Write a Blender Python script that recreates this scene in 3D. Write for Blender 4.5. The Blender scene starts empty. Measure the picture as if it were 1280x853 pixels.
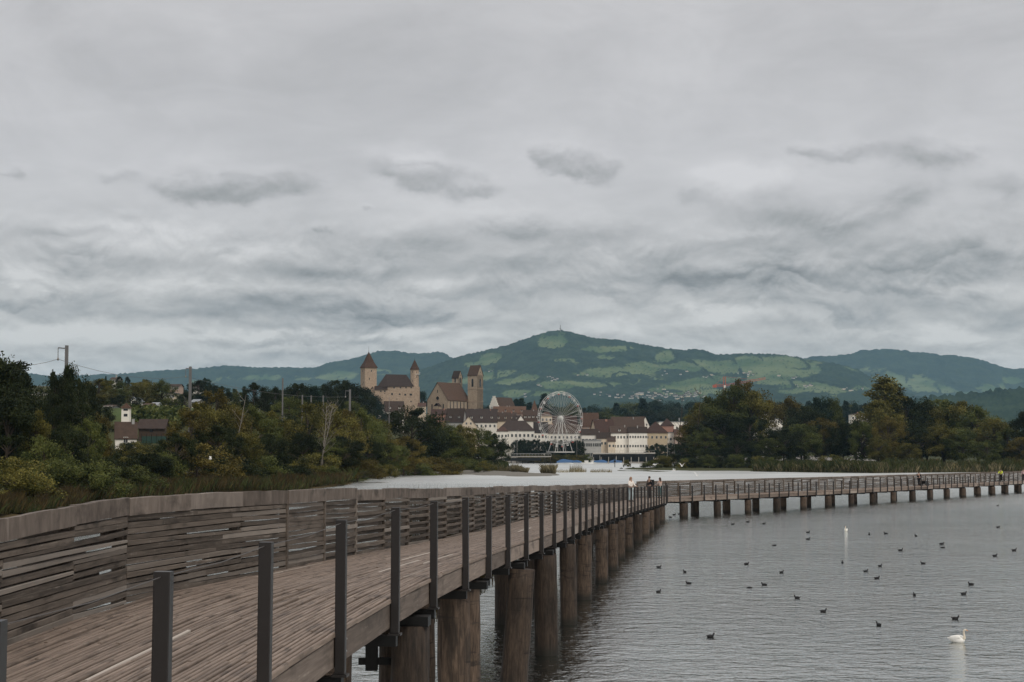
import bpy, math, random
import numpy as np
from mathutils import Vector, Matrix
rnd = random.Random(7)
SC = bpy.context.scene
COL = SC.collection
R = math.radians

# ------------------------------------------------------------------ camera
HC = 5.2            # eye above the lake
F = 2062.0          # focal length in photo pixels (1280 wide)
PITCH = math.atan(143.5 / F)
cam_d = bpy.data.cameras.new('camera')
cam = bpy.data.objects.new('camera', cam_d); COL.objects.link(cam)
cam_d.sensor_width = 36.0; cam_d.lens = 36.0 * F / 1280.0
cam_d.clip_start = 0.2; cam_d.clip_end = 60000
cam.location = (0, 0, HC); cam.rotation_euler = (math.pi / 2 + PITCH, 0, 0)
SC.camera = cam
SC.view_settings.view_transform = 'Standard'; SC.view_settings.look = 'None'
SC.view_settings.gamma = 1; SC.view_settings.exposure = 0
SC.view_settings.use_curve_mapping = False
SC.render.engine = 'CYCLES'
SC.cycles.max_bounces = 6; SC.cycles.volume_bounces = 0; SC.cycles.diffuse_bounces = 3
SC.cycles.glossy_bounces = 3; SC.cycles.use_denoising = True

def P(px, py, Y):
    """world point seen at photo pixel (px, py), Y metres away"""
    u = (px - 640) / F; v = (426.5 - py) / F
    cp, sp = math.cos(PITCH), math.sin(PITCH)
    dy = cp - v * sp; dz = sp + v * cp
    t = Y / dy
    return Vector((u * t, Y, HC + dz * t))
def W(px, py, z=0.0):
    """world point on the level z seen at photo pixel"""
    u = (px - 640) / F; v = (426.5 - py) / F
    cp, sp = math.cos(PITCH), math.sin(PITCH)
    dy = cp - v * sp; dz = sp + v * cp
    t = (z - HC) / dz
    return Vector((u * t, dy * t, z))
def XP(px, Y): return (px - 640) / F * Y * 1.0024
def proj(x, y, z):
    cp, sp = math.cos(PITCH), math.sin(PITCH)
    zz = z - HC
    d = y * cp + zz * sp; h = -y * sp + zz * cp
    return 640 + F * x / d, 426.5 - F * h / d

# ------------------------------------------------------------------ node helper
class E:
    def __init__(s, nt, v): s.nt = nt; s.v = v
    def _m(s, op, *a):
        n = s.nt.nodes.new('ShaderNodeMath'); n.operation = op
        for i, x in enumerate((s,) + a):
            x = x.v if isinstance(x, E) else x
            if isinstance(x, (int, float)): n.inputs[i].default_value = x
            else: s.nt.links.new(x, n.inputs[i])
        return E(s.nt, n.outputs[0])
    def __add__(s, o): return s._m('ADD', o)
    def __radd__(s, o): return s._m('ADD', o)
    def __sub__(s, o): return s._m('SUBTRACT', o)
    def __rsub__(s, o): return E(s.nt, o)._m('SUBTRACT', s)
    def __mul__(s, o): return s._m('MULTIPLY', o)
    def __rmul__(s, o): return s._m('MULTIPLY', o)
    def __truediv__(s, o): return s._m('DIVIDE', o)
    def __pow__(s, o): return s._m('POWER', o)
    def exp(s): return s._m('EXPONENT')
    def mx(s, o): return s._m('MAXIMUM', o)
    def mn(s, o): return s._m('MINIMUM', o)
    def atan2(s, o): return s._m('ARCTAN2', o)
    def abs(s): return s._m('ABSOLUTE')
    def fract(s): return s._m('FRACT')
    def ss(s, a, b, lo=0.0, hi=1.0):
        n = s.nt.nodes.new('ShaderNodeMapRange'); n.interpolation_type = 'SMOOTHSTEP'
        s.nt.links.new(s.v, n.inputs['Value'])
        for k, x in (('From Min', a), ('From Max', b), ('To Min', lo), ('To Max', hi)): n.inputs[k].default_value = x
        return E(s.nt, n.outputs[0])
def new_mat(name):
    m = bpy.data.materials.new(name); m.use_nodes = True
    nt = m.node_tree
    bsdf = nt.nodes.get('Principled BSDF')
    return m, nt, bsdf
def comb(nt, x, y, z):
    n = nt.nodes.new('ShaderNodeCombineXYZ')
    for i, q in enumerate((x, y, z)):
        q = q.v if isinstance(q, E) else q
        if isinstance(q, (int, float)): n.inputs[i].default_value = q
        else: nt.links.new(q, n.inputs[i])
    return n.outputs[0]
def sep(nt, v):
    n = nt.nodes.new('ShaderNodeSeparateXYZ'); nt.links.new(v, n.inputs[0])
    return [E(nt, o) for o in n.outputs]
def noise(nt, vec, scale, detail=4, rough=.55, dist=0.0, dim='3D'):
    n = nt.nodes.new('ShaderNodeTexNoise'); n.noise_dimensions = dim
    nt.links.new(vec, n.inputs['Vector'])
    n.inputs['Scale'].default_value = scale; n.inputs['Detail'].default_value = detail
    n.inputs['Roughness'].default_value = rough; n.inputs['Distortion'].default_value = dist
    return E(nt, n.outputs['Fac'])
def coord(nt, which='Object'):
    return nt.nodes.new('ShaderNodeTexCoord').outputs[which]
def mapping(nt, vec, scale=(1, 1, 1), loc=(0, 0, 0)):
    n = nt.nodes.new('ShaderNodeMapping'); nt.links.new(vec, n.inputs['Vector'])
    n.inputs['Scale'].default_value = scale; n.inputs['Location'].default_value = loc
    return n.outputs[0]
def mixc(nt, f, a, b):
    n = nt.nodes.new('ShaderNodeMix'); n.data_type = 'RGBA'
    f = f.v if isinstance(f, E) else f
    if isinstance(f, (int, float)): n.inputs[0].default_value = f
    else: nt.links.new(f, n.inputs[0])
    for i, c in ((6, a), (7, b)):
        if isinstance(c, tuple): n.inputs[i].default_value = (*c[:3], 1)
        else: nt.links.new(c, n.inputs[i])
    return n.outputs[2]
def scalec(nt, c, f):
    n = nt.nodes.new('ShaderNodeVectorMath'); n.operation = 'SCALE'
    if isinstance(c, tuple): n.inputs[0].default_value = c[:3]
    else: nt.links.new(c, n.inputs[0])
    f = f.v if isinstance(f, E) else f
    if isinstance(f, (int, float)): n.inputs['Scale'].default_value = f
    else: nt.links.new(f, n.inputs['Scale'])
    return n.outputs[0]
def attr(nt, name):
    n = nt.nodes.new('ShaderNodeAttribute'); n.attribute_name = name
    return E(nt, n.outputs['Fac'])
def objrand(nt): return E(nt, nt.nodes.new('ShaderNodeObjectInfo').outputs['Random'])
def bump(nt, bsdf, h, strength=.4, dist=.02):
    n = nt.nodes.new('ShaderNodeBump'); n.inputs['Strength'].default_value = strength
    n.inputs['Distance'].default_value = dist
    nt.links.new(h.v, n.inputs['Height']); nt.links.new(n.outputs[0], bsdf.inputs['Normal'])

# ------------------------------------------------------------------ sky, sun, air
SUN_EL, SUN_AZ = R(48), R(150)      # azimuth clockwise from +Y: behind and right of the camera
world = bpy.data.worlds.new('World'); SC.world = world; world.use_nodes = True
nt = world.node_tree; nt.nodes.clear()
wout = nt.nodes.new('ShaderNodeOutputWorld'); bg = nt.nodes.new('ShaderNodeBackground')
nt.links.new(bg.outputs[0], wout.inputs['Surface'])
bg.inputs['Strength'].default_value = 0.1
sky = nt.nodes.new('ShaderNodeTexSky'); sky.sky_type = 'NISHITA'; sky.sun_disc = False
sky.sun_elevation = SUN_EL; sky.sun_rotation = SUN_AZ
gen = coord(nt, 'Generated')
dx, dy_, dz_ = sep(nt, gen)
el = dz_.mx(0.0)
az = dx.atan2(dy_)
# clouds are laid out by direction in the sky: they get smaller and flatter towards the horizon
def angq(ox=0.0, oy=0.0, sy=1.7, up=0.0): return comb(nt, az + ox, (el + (up + oy)) * sy, 0.0)
w1 = noise(nt, angq(), 11.0, 6, .6) - .5
w2 = noise(nt, angq(5.3, 2.1), 11.0, 6, .6) - .5
w3 = noise(nt, angq(9.3, 4.1), 46.0, 4, .6) - .5
azw = az + w1 * .085 + w3 * .016; elw = el + w2 * .030 + w3 * .008
def layer(sy, sc, up, det=6): return noise(nt, angq(1.7, 0, sy, up), sc, det, .58, .35)
nM, nM1 = layer(1.9, 6.5, 0.0), layer(1.9, 6.5, .008)
nL, nL1 = layer(3.0, 11.0, 0.0), layer(3.0, 11.0, .0045)
edge = noise(nt, angq(2.2, 7), 24.0, 6, .6, .4); edge1 = noise(nt, angq(2.2, 7, 1.7, .0035), 24.0, 6, .6, .4)
puff = edge - edge1
veil = noise(nt, angq(11, 1, 2.2), 5.0, 6, .6, .8)
wisp = noise(nt, angq(4, 8, 2.8), 13.0, 5, .6, .8)
def pel(py): return math.sin(PITCH + math.atan((426.5 - py) / F))
def paz(px): return math.atan((px - 640) / F)
low = 1.0 - el.ss(pel(330), pel(230))          # 1 in the low cloud deck, 0 in the high veil
vlow = 1.0 - el.ss(pel(430), pel(330))
def blobsum(lst):
    ms = None; sh = None
    for (bx, by, sx, sy, wt) in lst:
        a = (azw - paz(bx)) * (F / sx); e = (elw - pel(by)) * (F / sy)
        m = ((a * a + e * e) * -1.0).exp() * wt
        ms = m if ms is None else ms + m
        t_ = m * e
        sh = t_ if sh is None else sh + t_
    return ms, sh
# broad light: bright high veil, grey flat bellies and pale gaps of the low deck
tone = 0.575 + (veil - .5) * 0.30 + (wisp - .5) * .14
nD = nM * (1.0 - vlow) + nL * vlow
rel = (nM - nM1) * (1.0 - vlow) + (nL - nL1) * vlow
tone = tone - nD.ss(.40, .64) * low * 0.115 + rel * low * 1.0 + puff * low * .4
# rows of flat-bottomed cumulus: each bank is pale on top and grey underneath
def bank(c, ph, amp, ww, oy):
    wv = noise(nt, angq(oy, oy, 1.2), 7.0, 3, .5) - .5
    rc = ((el + .03)._m('LOGARITHM', math.e) * c + ph + wv * ww + (edge - .5) * 2.3 + w3 * .9)
    f = rc.fract()
    f = f.ss(0.0, .80) * (1.0 - f.ss(.84, 1.0) * .75)
    mk = noise(nt, angq(oy + 3, 1, 2.0), 6.5, 4, .55).ss(.40, .60)
    return (f - .52) * mk * amp
lowr = 1.0 - el.ss(pel(345), pel(265))
tone = tone + (bank(6.5, .2, .12, 3.4, 1.3) + bank(10.0, .6, .06, 4.0, 6.1)) * lowr
DK_, _ = blobsum([(330, 385, 200, 12, 1.0), (480, 399, 190, 11, 1.1), (860, 350, 170, 15, .9), (1060, 352, 160, 12, .9), (120, 342, 150, 9, .8), (1010, 408, 150, 8, .7), (100, 392, 150, 8, .8), (1200, 388, 110, 9, .8), (640, 372, 120, 9, .6), (600, 330, 110, 10, .5), (1150, 318, 120, 10, .6), (400, 338, 120, 8, .6)])
tone = tone - DK_ * .125 + low * .03
BR_, _ = blobsum([(20, 350, 50, 17, 1.0), (890, 388, 60, 12, 1.0), (130, 414, 90, 8, .8), (250, 312, 130, 16, .8), (1200, 365, 80, 10, .7), (420, 424, 220, 7, .9), (1190, 425, 90, 8, .6), (230, 364, 230, 8, .6), (560, 352, 90, 7, .6), (960, 292, 70, 9, .6), (160, 290, 70, 12, .6), (760, 408, 60, 10, .5), (510, 200, 36, 12, .5), (945, 232, 60, 18, .5)])
tone = tone + BR_ * (edge * 2.2 - .45) * .33 + el.ss(pel(330), pel(260)) * (1.0 - el.ss(pel(210), pel(90))) * .035
# separate cumuli: ragged edges, pale crowns, grey bellies
blobs = [(215, 241, 44, 19, 1.0), (255, 234, 50, 20, 1.0), (300, 240, 50, 15, 1.0), (365, 236, 44, 13, 1.0), (500, 214, 38, 20, .9), (540, 226, 46, 19, .95), (588, 236, 36, 14, .95), (682, 193, 20, 13, .95), (705, 203, 34, 15, 1.0), (742, 214, 30, 12, 1.0),
         (1000, 196, 20, 9, .8), (1045, 203, 42, 11, .9), (1140, 201, 46, 15, 1.0), (1195, 208, 36, 12, 1.0), (1130, 250, 58, 26, 1.0), (950, 262, 80, 34, .7), (1030, 285, 70, 24, .6), (1262, 250, 34, 26, .8), (660, 284, 34, 19, .85), (620, 280, 34, 14, .7), (740, 296, 64, 22, .75),
         (535, 296, 60, 20, .75), (424, 286, 11, 8, .9), (5, 227, 16, 9, .9), (142, 228, 20, 8, .6), (465, 257, 10, 5, .7), (870, 250, 30, 10, .5), (60, 300, 120, 16, .5)]
msum, shade = blobsum(blobs)
body = (msum.mn(1.1) + (edge - .5) * 1.1).ss(.16, .92)
tone = tone + body * (shade * .15 - .120 + puff * .40 + (edge - .5) * .12) + (shade.mx(0.0) * (1.0 - body)) * .13
tone = tone.mx(.24).mn(.72) * (1.0 + el.ss(.28, .9) * .6)   # overcast: brighter towards the zenith
tint = mixc(nt, tone.ss(.34, .54), (1.005, 1.0, .985), mixc(nt, el.ss(pel(480), pel(180)), (1.025, 1.0, .955), (1.005, .985, .995)))
cloudc = scalec(nt, tint, tone * 10.0)
allc = mixc(nt, 0.97, sky.outputs[0], cloudc)
nt.links.new(allc, bg.inputs['Color'])

sun_d = bpy.data.lights.new('sun', 'SUN'); sun = bpy.data.objects.new('sun', sun_d); COL.objects.link(sun)
sun_d.energy = 1.5; sun_d.angle = R(18); sun_d.color = (1.0, .94, .85)
sdir = Vector((math.sin(SUN_AZ) * math.cos(SUN_EL), math.cos(SUN_AZ) * math.cos(SUN_EL), math.sin(SUN_EL)))
sun.rotation_euler = (-sdir).to_track_quat('-Z', 'Y').to_euler()
sun.location = sdir * 50

# ------------------------------------------------------------------ mesh helpers
def tag(o, label=None, cat=None, group=None, kind=None):
    if label: o['label'] = label
    if cat: o['category'] = cat
    if group: o['group'] = group
    if kind: o['kind'] = kind
    return o
def link(name, me, parent=None, loc=(0, 0, 0), rot=(0, 0, 0), sc=None):
    o = bpy.data.objects.new(name, me); COL.objects.link(o)
    o.location = loc; o.rotation_euler = rot
    if sc is not None: o.scale = sc if hasattr(sc, '__len__') else (sc,) * 3
    if parent: o.parent = parent
    return o
def empty(name, loc, rz=0.0):
    o = bpy.data.objects.new(name, None); COL.objects.link(o)
    o.location = loc; o.rotation_euler = (0, 0, rz); o.empty_display_size = .3
    return o
class MB:
    def __init__(s): s.v = []; s.f = []; s.m = []; s.t = []; s.tone = 0.5; s.sm = []
    def _add(s, vs, fs, mat=0, smooth=False):
        b = len(s.v); s.v += [tuple(v) for v in vs]
        s.f += [tuple(b + i for i in f) for f in fs]
        s.m += [mat] * len(fs); s.t += [s.tone] * len(vs); s.sm += [smooth] * len(fs)
        return s
    def box(s, c, size, rz=0.0, mat=0, M=None):
        x, y, z = size[0] / 2, size[1] / 2, size[2] / 2
        vs = [Vector((i * x, j * y, k * z)) for k in (-1, 1) for j in (-1, 1) for i in (-1, 1)]
        rot = Matrix.Rotation(rz, 3, 'Z') if M is None else M
        vs = [rot @ v + Vector(c) for v in vs]
        return s._add(vs, [(0, 2, 3, 1), (4, 5, 7, 6), (0, 1, 5, 4), (2, 6, 7, 3), (0, 4, 6, 2), (1, 3, 7, 5)], mat)
    def bar(s, a, b, w, h, mat=0, up=(0, 0, 1)):
        a = Vector(a); b = Vector(b); d = b - a; L = d.length
        if L < 1e-6: return s
        x = d / L; upv = Vector(up)
        if abs(x.dot(upv)) > .98: upv = Vector((0, 1, 0))
        y = upv.cross(x).normalized(); z = x.cross(y)
        M = Matrix((x, y, z)).transposed()
        return s.box((a + b) / 2, (L, w, h), M=M, mat=mat)
    def tube(s, pts, rad, n=8, mat=0, cap=True, smooth=True):
        pts = [Vector(p) for p in pts]
        if not hasattr(rad, '__len__'): rad = [rad] * len(pts)
        vs = []; ref = None
        for i, p in enumerate(pts):
            d = (pts[min(i + 1, len(pts) - 1)] - pts[max(i - 1, 0)])
            d = d.normalized() if d.length > 1e-9 else Vector((0, 0, 1))
            if ref is None: ref = Vector((1, 0, 0)) if abs(d.x) < .8 else Vector((0, 1, 0))
            u = (ref - d * ref.dot(d)).normalized(); w = d.cross(u); ref = u
            for k in range(n):
                a = 2 * math.pi * k / n
                vs.append(p + (u * math.cos(a) + w * math.sin(a)) * rad[i])
        fs = []
        for i in range(len(pts) - 1):
            for k in range(n):
                fs.append((i * n + k, i * n + (k + 1) % n, (i + 1) * n + (k + 1) % n, (i + 1) * n + k))
        s._add(vs, fs, mat, smooth)
        if cap:
            b = len(s.v) - len(vs)
            s.f.append(tuple(b + k for k in reversed(range(n)))); s.m.append(mat); s.sm.append(False)
            s.f.append(tuple(b + (len(pts) - 1) * n + k for k in range(n))); s.m.append(mat); s.sm.append(False)
        return s
    def ell(s, c, r, n=10, m=7, mat=0, M=None):
        vs = []; c = Vector(c)
        for i in range(m + 1):
            th = math.pi * i / m
            for k in range(n):
                a = 2 * math.pi * k / n
                v = Vector((r[0] * math.sin(th) * math.cos(a), r[1] * math.sin(th) * math.sin(a), r[2] * math.cos(th)))
                vs.append((M @ v if M is not None else v) + c)
        fs = [(i * n + k, (i + 1) * n + k, (i + 1) * n + (k + 1) % n, i * n + (k + 1) % n) for i in range(m) for k in range(n)]
        return s._add(vs, fs, mat, True)
    def poly(s, vs, faces, mat=0): return s._add(vs, faces, mat)
    def prism(s, base, z0, z1, mat=0):
        n = len(base)
        vs = [(x, y, z0) for x, y in base] + [(x, y, z1) for x, y in base]
        fs = [tuple(reversed(range(n))), tuple(range(n, 2 * n))] + [(i, (i + 1) % n, n + (i + 1) % n, n + i) for i in range(n)]
        return s._add(vs, fs, mat)
    def mesh(s, name, mats):
        me = bpy.data.meshes.new(name); me.from_pydata(s.v, [], s.f)
        for m in (mats if isinstance(mats, (list, tuple)) else [mats]): me.materials.append(m)
        if len(s.m): me.polygons.foreach_set('material_index', s.m); me.polygons.foreach_set('use_smooth', s.sm)
        at = me.attributes.new('tone', 'FLOAT', 'POINT'); at.data.foreach_set('value', s.t)
        me.update()
        return me
    def build(s, name, mats, parent=None, loc=(0, 0, 0), rot=(0, 0, 0)):
        return link(name, s.mesh(name, mats), parent, loc, rot)
def copy_tree(o, parent=None):
    c = o.copy(); COL.objects.link(c)
    if parent: c.parent = parent
    for ch in list(o.children): copy_tree(ch, c)
    return c
# numpy value noise
def _hash(ix, iy, seed):
    h = (ix.astype(np.int64) * 374761393 + iy.astype(np.int64) * 668265263 + seed * 974634777) & 0x7fffffff
    h = (h ^ (h >> 13)) * 1274126177 & 0x7fffffff
    return ((h ^ (h >> 16)) & 0xffff) / 65535.0
def vnoise(x, y, seed=0):
    ix = np.floor(x); iy = np.floor(y); fx = x - ix; fy = y - iy
    fx = fx * fx * (3 - 2 * fx); fy = fy * fy * (3 - 2 * fy)
    a = _hash(ix, iy, seed); b = _hash(ix + 1, iy, seed); c = _hash(ix, iy + 1, seed); d = _hash(ix + 1, iy + 1, seed)
    return (a * (1 - fx) + b * fx) * (1 - fy) + (c * (1 - fx) + d * fx) * fy
def fbm(x, y, seed=0, o=5):
    t = 0; a = .5; n = 0
    for i in range(o):
        t = t + a * vnoise(x * 2 ** i + 17 * i, y * 2 ** i - 9 * i, seed + i); n += a; a *= .5
    return t / n
def grid_mesh(name, X, Y, Z, attrs, mat, smooth=True):
    ny, nx = X.shape
    me = bpy.data.meshes.new(name)
    co = np.stack([X, Y, Z], -1).reshape(-1, 3).astype(np.float32)
    i = np.arange(ny * nx).reshape(ny, nx)
    q = np.stack([i[:-1, :-1], i[:-1, 1:], i[1:, 1:], i[1:, :-1]], -1).reshape(-1, 4)
    me.vertices.add(len(co)); me.vertices.foreach_set('co', co.ravel())
    me.loops.add(q.size); me.loops.foreach_set('vertex_index', q.ravel().astype(np.int32))
    me.polygons.add(len(q)); me.polygons.foreach_set('loop_start', (np.arange(len(q)) * 4).astype(np.int32))
    me.polygons.foreach_set('use_smooth', np.full(len(q), smooth))
    for k, a in attrs.items():
        at = me.attributes.new(k, 'FLOAT', 'POINT'); at.data.foreach_set('value', a.reshape(-1).astype(np.float32))
    me.materials.append(mat); me.update(); me.validate()
    return me
# ------------------------------------------------------------------ materials
def plain(name, col, rough=.7, metal=0.0, var=.12, scale=3.0, spec=.3):
    m, nt, b = new_mat(name)
    n = noise(nt, coord(nt), scale, 4)
    f = 1.0 + (n - .5) * (var * 2.4) + (objrand(nt) - .5) * var
    nt.links.new(scalec(nt, col, f), b.inputs['Base Color'])
    b.inputs['Roughness'].default_value = rough; b.inputs['Metallic'].default_value = metal
    b.inputs['Specular IOR Level'].default_value = spec
    return m
def wood(name, c0, c1, c2, grain=(1.2, 26, 26), worn=0.0, pv=.5, br=None, rough=.8, bumpd=.004, axis=None):
    """weathered timber: grain along the local X, tone per piece, dark stains and pale wear"""
    m, nt, b = new_mat(name)
    o = coord(nt)
    r = objrand(nt); t = attr(nt, 'tone')
    piece = (r * 7.13 + t * 3.77).fract()
    off = comb(nt, piece * 31.0, piece * 17.0, piece * 5.0)
    va = nt.nodes.new('ShaderNodeVectorMath'); va.operation = 'ADD'
    nt.links.new(o, va.inputs[0]); nt.links.new(off, va.inputs[1]); o = va.outputs[0]
    g = noise(nt, mapping(nt, o, grain), 1.0, 6, .65, .4)
    st = noise(nt, mapping(nt, o, (1.3, 3.2, 3.2)), 1.0, 5, .6)
    dr = noise(nt, mapping(nt, o, (7, 7, 1.1)), 1.0, 4, .6)
    f = (g * .75 + piece * pv + (.25 - pv * .5) - .12)
    c = mixc(nt, f.ss(.2, .85), c0, c1)
    c = mixc(nt, st.ss(.50, .74) * .85, c, scalec(nt, c0, .5))
    c = mixc(nt, (g * .6 + dr * .4).ss(.56, .74) * (.25 + worn), c, c2)
    c = mixc(nt, (piece * 5.31).fract().ss(br or .86 - worn * .25, min(1.0, (br or .92) + .03)) * (.62 if br else .15 + worn), c, c2)
    nt.links.new(c, b.inputs['Base Color'])
    b.inputs['Roughness'].default_value = rough; b.inputs['Specular IOR Level'].default_value = .25
    bump(nt, b, g * .7 + st * .3, .7, bumpd)
    return m
M_deck = wood('deck_wood', (.108, .078, .058), (.30, .230, .182), (.62, .56, .49), worn=.13, pv=.16, br=.962, rough=.62)
M_wall = wood('wall_wood', (.048, .038, .030), (.175, .142, .115), (.40, .355, .31), worn=.25, pv=.24)
M_cap = wood('cap_wood', (.060, .047, .038), (.225, .185, .155), (.36, .31, .27), worn=.22, grain=(5, 9, 2.0), pv=.15)
M_beam = wood('beam_wood', (.095, .074, .060), (.27, .215, .178), (.42, .37, .32), worn=.2)
M_post = plain('post_steel', (.024, .021, .020), .42, .2, .15, 5, .4)
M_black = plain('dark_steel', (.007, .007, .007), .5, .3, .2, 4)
M_bolt = plain('galvanised_steel', (.30, .29, .28), .45, .7, .1, 8)
M_wire = plain('wire_rope', (.10, .09, .085), .5, .3, .1, 8)

def pile_mat():
    m, nt, b = new_mat('oak_pile')
    o = coord(nt); x, y, z = sep(nt, o); r = objrand(nt)
    off = nt.nodes.new('ShaderNodeVectorMath'); off.operation = 'ADD'
    nt.links.new(o, off.inputs[0]); nt.links.new(comb(nt, r * 40.0, r * 23.0, r * 7.0), off.inputs[1]); oo = off.outputs[0]
    g = noise(nt, mapping(nt, oo, (22, 22, 2.6)), 1.0, 7, .72, .5)
    bl = noise(nt, mapping(nt, oo, (2.2, 2.2, .9)), 1.0, 4, .6)
    ring = noise(nt, mapping(nt, oo, (.7, .7, 7.0)), 1.0, 3, .5, .6)
    ring2 = noise(nt, mapping(nt, oo, (.9, .9, 4.5), (3, 3, 3)), 1.0, 4, .6, .9).ss(.58, .68)
    c = mixc(nt, g.ss(.3, .75), (.028, .019, .0135), (.135, .094, .066))
    c = mixc(nt, bl.ss(.50, .70) * .8, c, (.018, .014, .011))
    c = mixc(nt, ring2 * r.ss(.1, .35) * .8, c, (.014, .011, .009))
    c = mixc(nt, ring.ss(.62, .72) * r.ss(.25, .6) * .8, c, (.03, .024, .02))
    c = scalec(nt, c, .40 + r * .70)
    wet = 1.0 - z.ss(.05, .38)
    c = mixc(nt, wet * .85, c, (.013, .013, .010))
    nt.links.new(c, b.inputs['Base Color']); b.inputs['Roughness'].default_value = .75
    b.inputs['Specular IOR Level'].default_value = .3
    bump(nt, b, g, .8, .012)
    return m
M_pile = pile_mat()

def leaf_mat(name, ca, cb, cc, trans=.18):
    m, nt, b = new_mat(name)
    t = attr(nt, 'tone'); r = objrand(nt)
    c = mixc(nt, t.ss(.1, .9), ca, cb)
    c = mixc(nt, (t * 9.7 + r).fract().ss(.75, 1.0) * .55, c, cc)
    c = scalec(nt, c, .8 + r * .4)
    nt.links.new(c, b.inputs['Base Color'])
    b.inputs['Roughness'].default_value = .6; b.inputs['Specular IOR Level'].default_value = .12
    out = nt.nodes['Material Output']
    tr = nt.nodes.new('ShaderNodeBsdfTranslucent'); nt.links.new(c, tr.inputs['Color'])
    mx = nt.nodes.new('ShaderNodeMixShader'); mx.inputs[0].default_value = trans
    nt.links.new(b.outputs[0], mx.inputs[1]); nt.links.new(tr.outputs[0], mx.inputs[2])
    nt.links.new(mx.outputs[0], out.inputs['Surface'])
    return m
L = {
 'dark': leaf_mat('leaves_dark_green', (.008, .013, .005), (.026, .035, .012), (.055, .053, .015)),
 'mid': leaf_mat('leaves_mid_green', (.024, .035, .010), (.098, .112, .031), (.155, .142, .037)),
 'olive': leaf_mat('leaves_olive', (.036, .040, .010), (.155, .138, .034), (.21, .165, .038)),
 'ochre': leaf_mat('leaves_ochre', (.042, .036, .010), (.125, .100, .025), (.19, .135, .03)),
 'rust': leaf_mat('leaves_rust', (.060, .038, .016), (.125, .075, .028), (.17, .08, .03)),
 'fir': leaf_mat('needles', (.012, .024, .016), (.026, .044, .026), (.03, .05, .02)),
}
M_bark = plain('bark', (.055, .042, .032), .9, 0, .3, 6)
M_birch = plain('pale_bark', (.21, .185, .155), .8, 0, .25, 6)
M_reed = leaf_mat('reed_blades', (.019, .027, .008), (.048, .056, .018), (.11, .085, .035), .2)
M_reedbrown = leaf_mat('brown_reed_blades', (.034, .025, .011), (.082, .058, .023), (.038, .040, .013), .2)
M_reedpale = leaf_mat('pale_reed_blades', (.12, .10, .05), (.26, .22, .13), (.10, .09, .04), .2)

def ground_mat():
    m, nt, b = new_mat('ground')
    o = coord(nt); fld = attr(nt, 'field'); pav = attr(nt, 'paved'); br = attr(nt, 'brown')
    n = noise(nt, o, .09, 6, .6); n2 = noise(nt, o, 1.3, 5)
    c = mixc(nt, n, (.030, .036, .013), (.062, .066, .022))
    c = mixc(nt, n2.ss(.35, .7) * .5, c, (.055, .045, .02))
    c = mixc(nt, br, c, mixc(nt, n2, (.060, .042, .018), (.10, .075, .034)))
    c = mixc(nt, fld, c, mixc(nt, n, (.045, .085, .022), (.09, .13, .04)))
    c = mixc(nt, pav, c, mixc(nt, n2, (.16, .15, .13), (.24, .22, .20)))
    nt.links.new(c, b.inputs['Base Color']); b.inputs['Roughness'].default_value = .95
    b.inputs['Specular IOR Level'].default_value = .1
    return m
def hill_mat():
    m, nt, b = new_mat('hillside')
    o = coord(nt); fo = attr(nt, 'meadow')
    n = noise(nt, o, .012, 6, .6); n2 = noise(nt, o, .0035, 4); n3 = noise(nt, o, .05, 3, .6)
    mead = mixc(nt, n2.ss(.35, .65), (.058, .094, .038), (.130, .160, .072))
    mead = mixc(nt, n.ss(.58, .7) * .45, mead, (.18, .165, .085))
    frst = mixc(nt, (n * .55 + n3 * .45).ss(.33, .68), (.010, .020, .012), (.040, .060, .030))
    c = mixc(nt, (fo + (n3 - .5) * .7).ss(.36, .64), frst, mead)
    nt.links.new(c, b.inputs['Base Color']); b.inputs['Roughness'].default_value = 1.0
    b.inputs['Specular IOR Level'].default_value = 0.0
    return m
M_ground = ground_mat(); M_hill = hill_mat()
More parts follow.
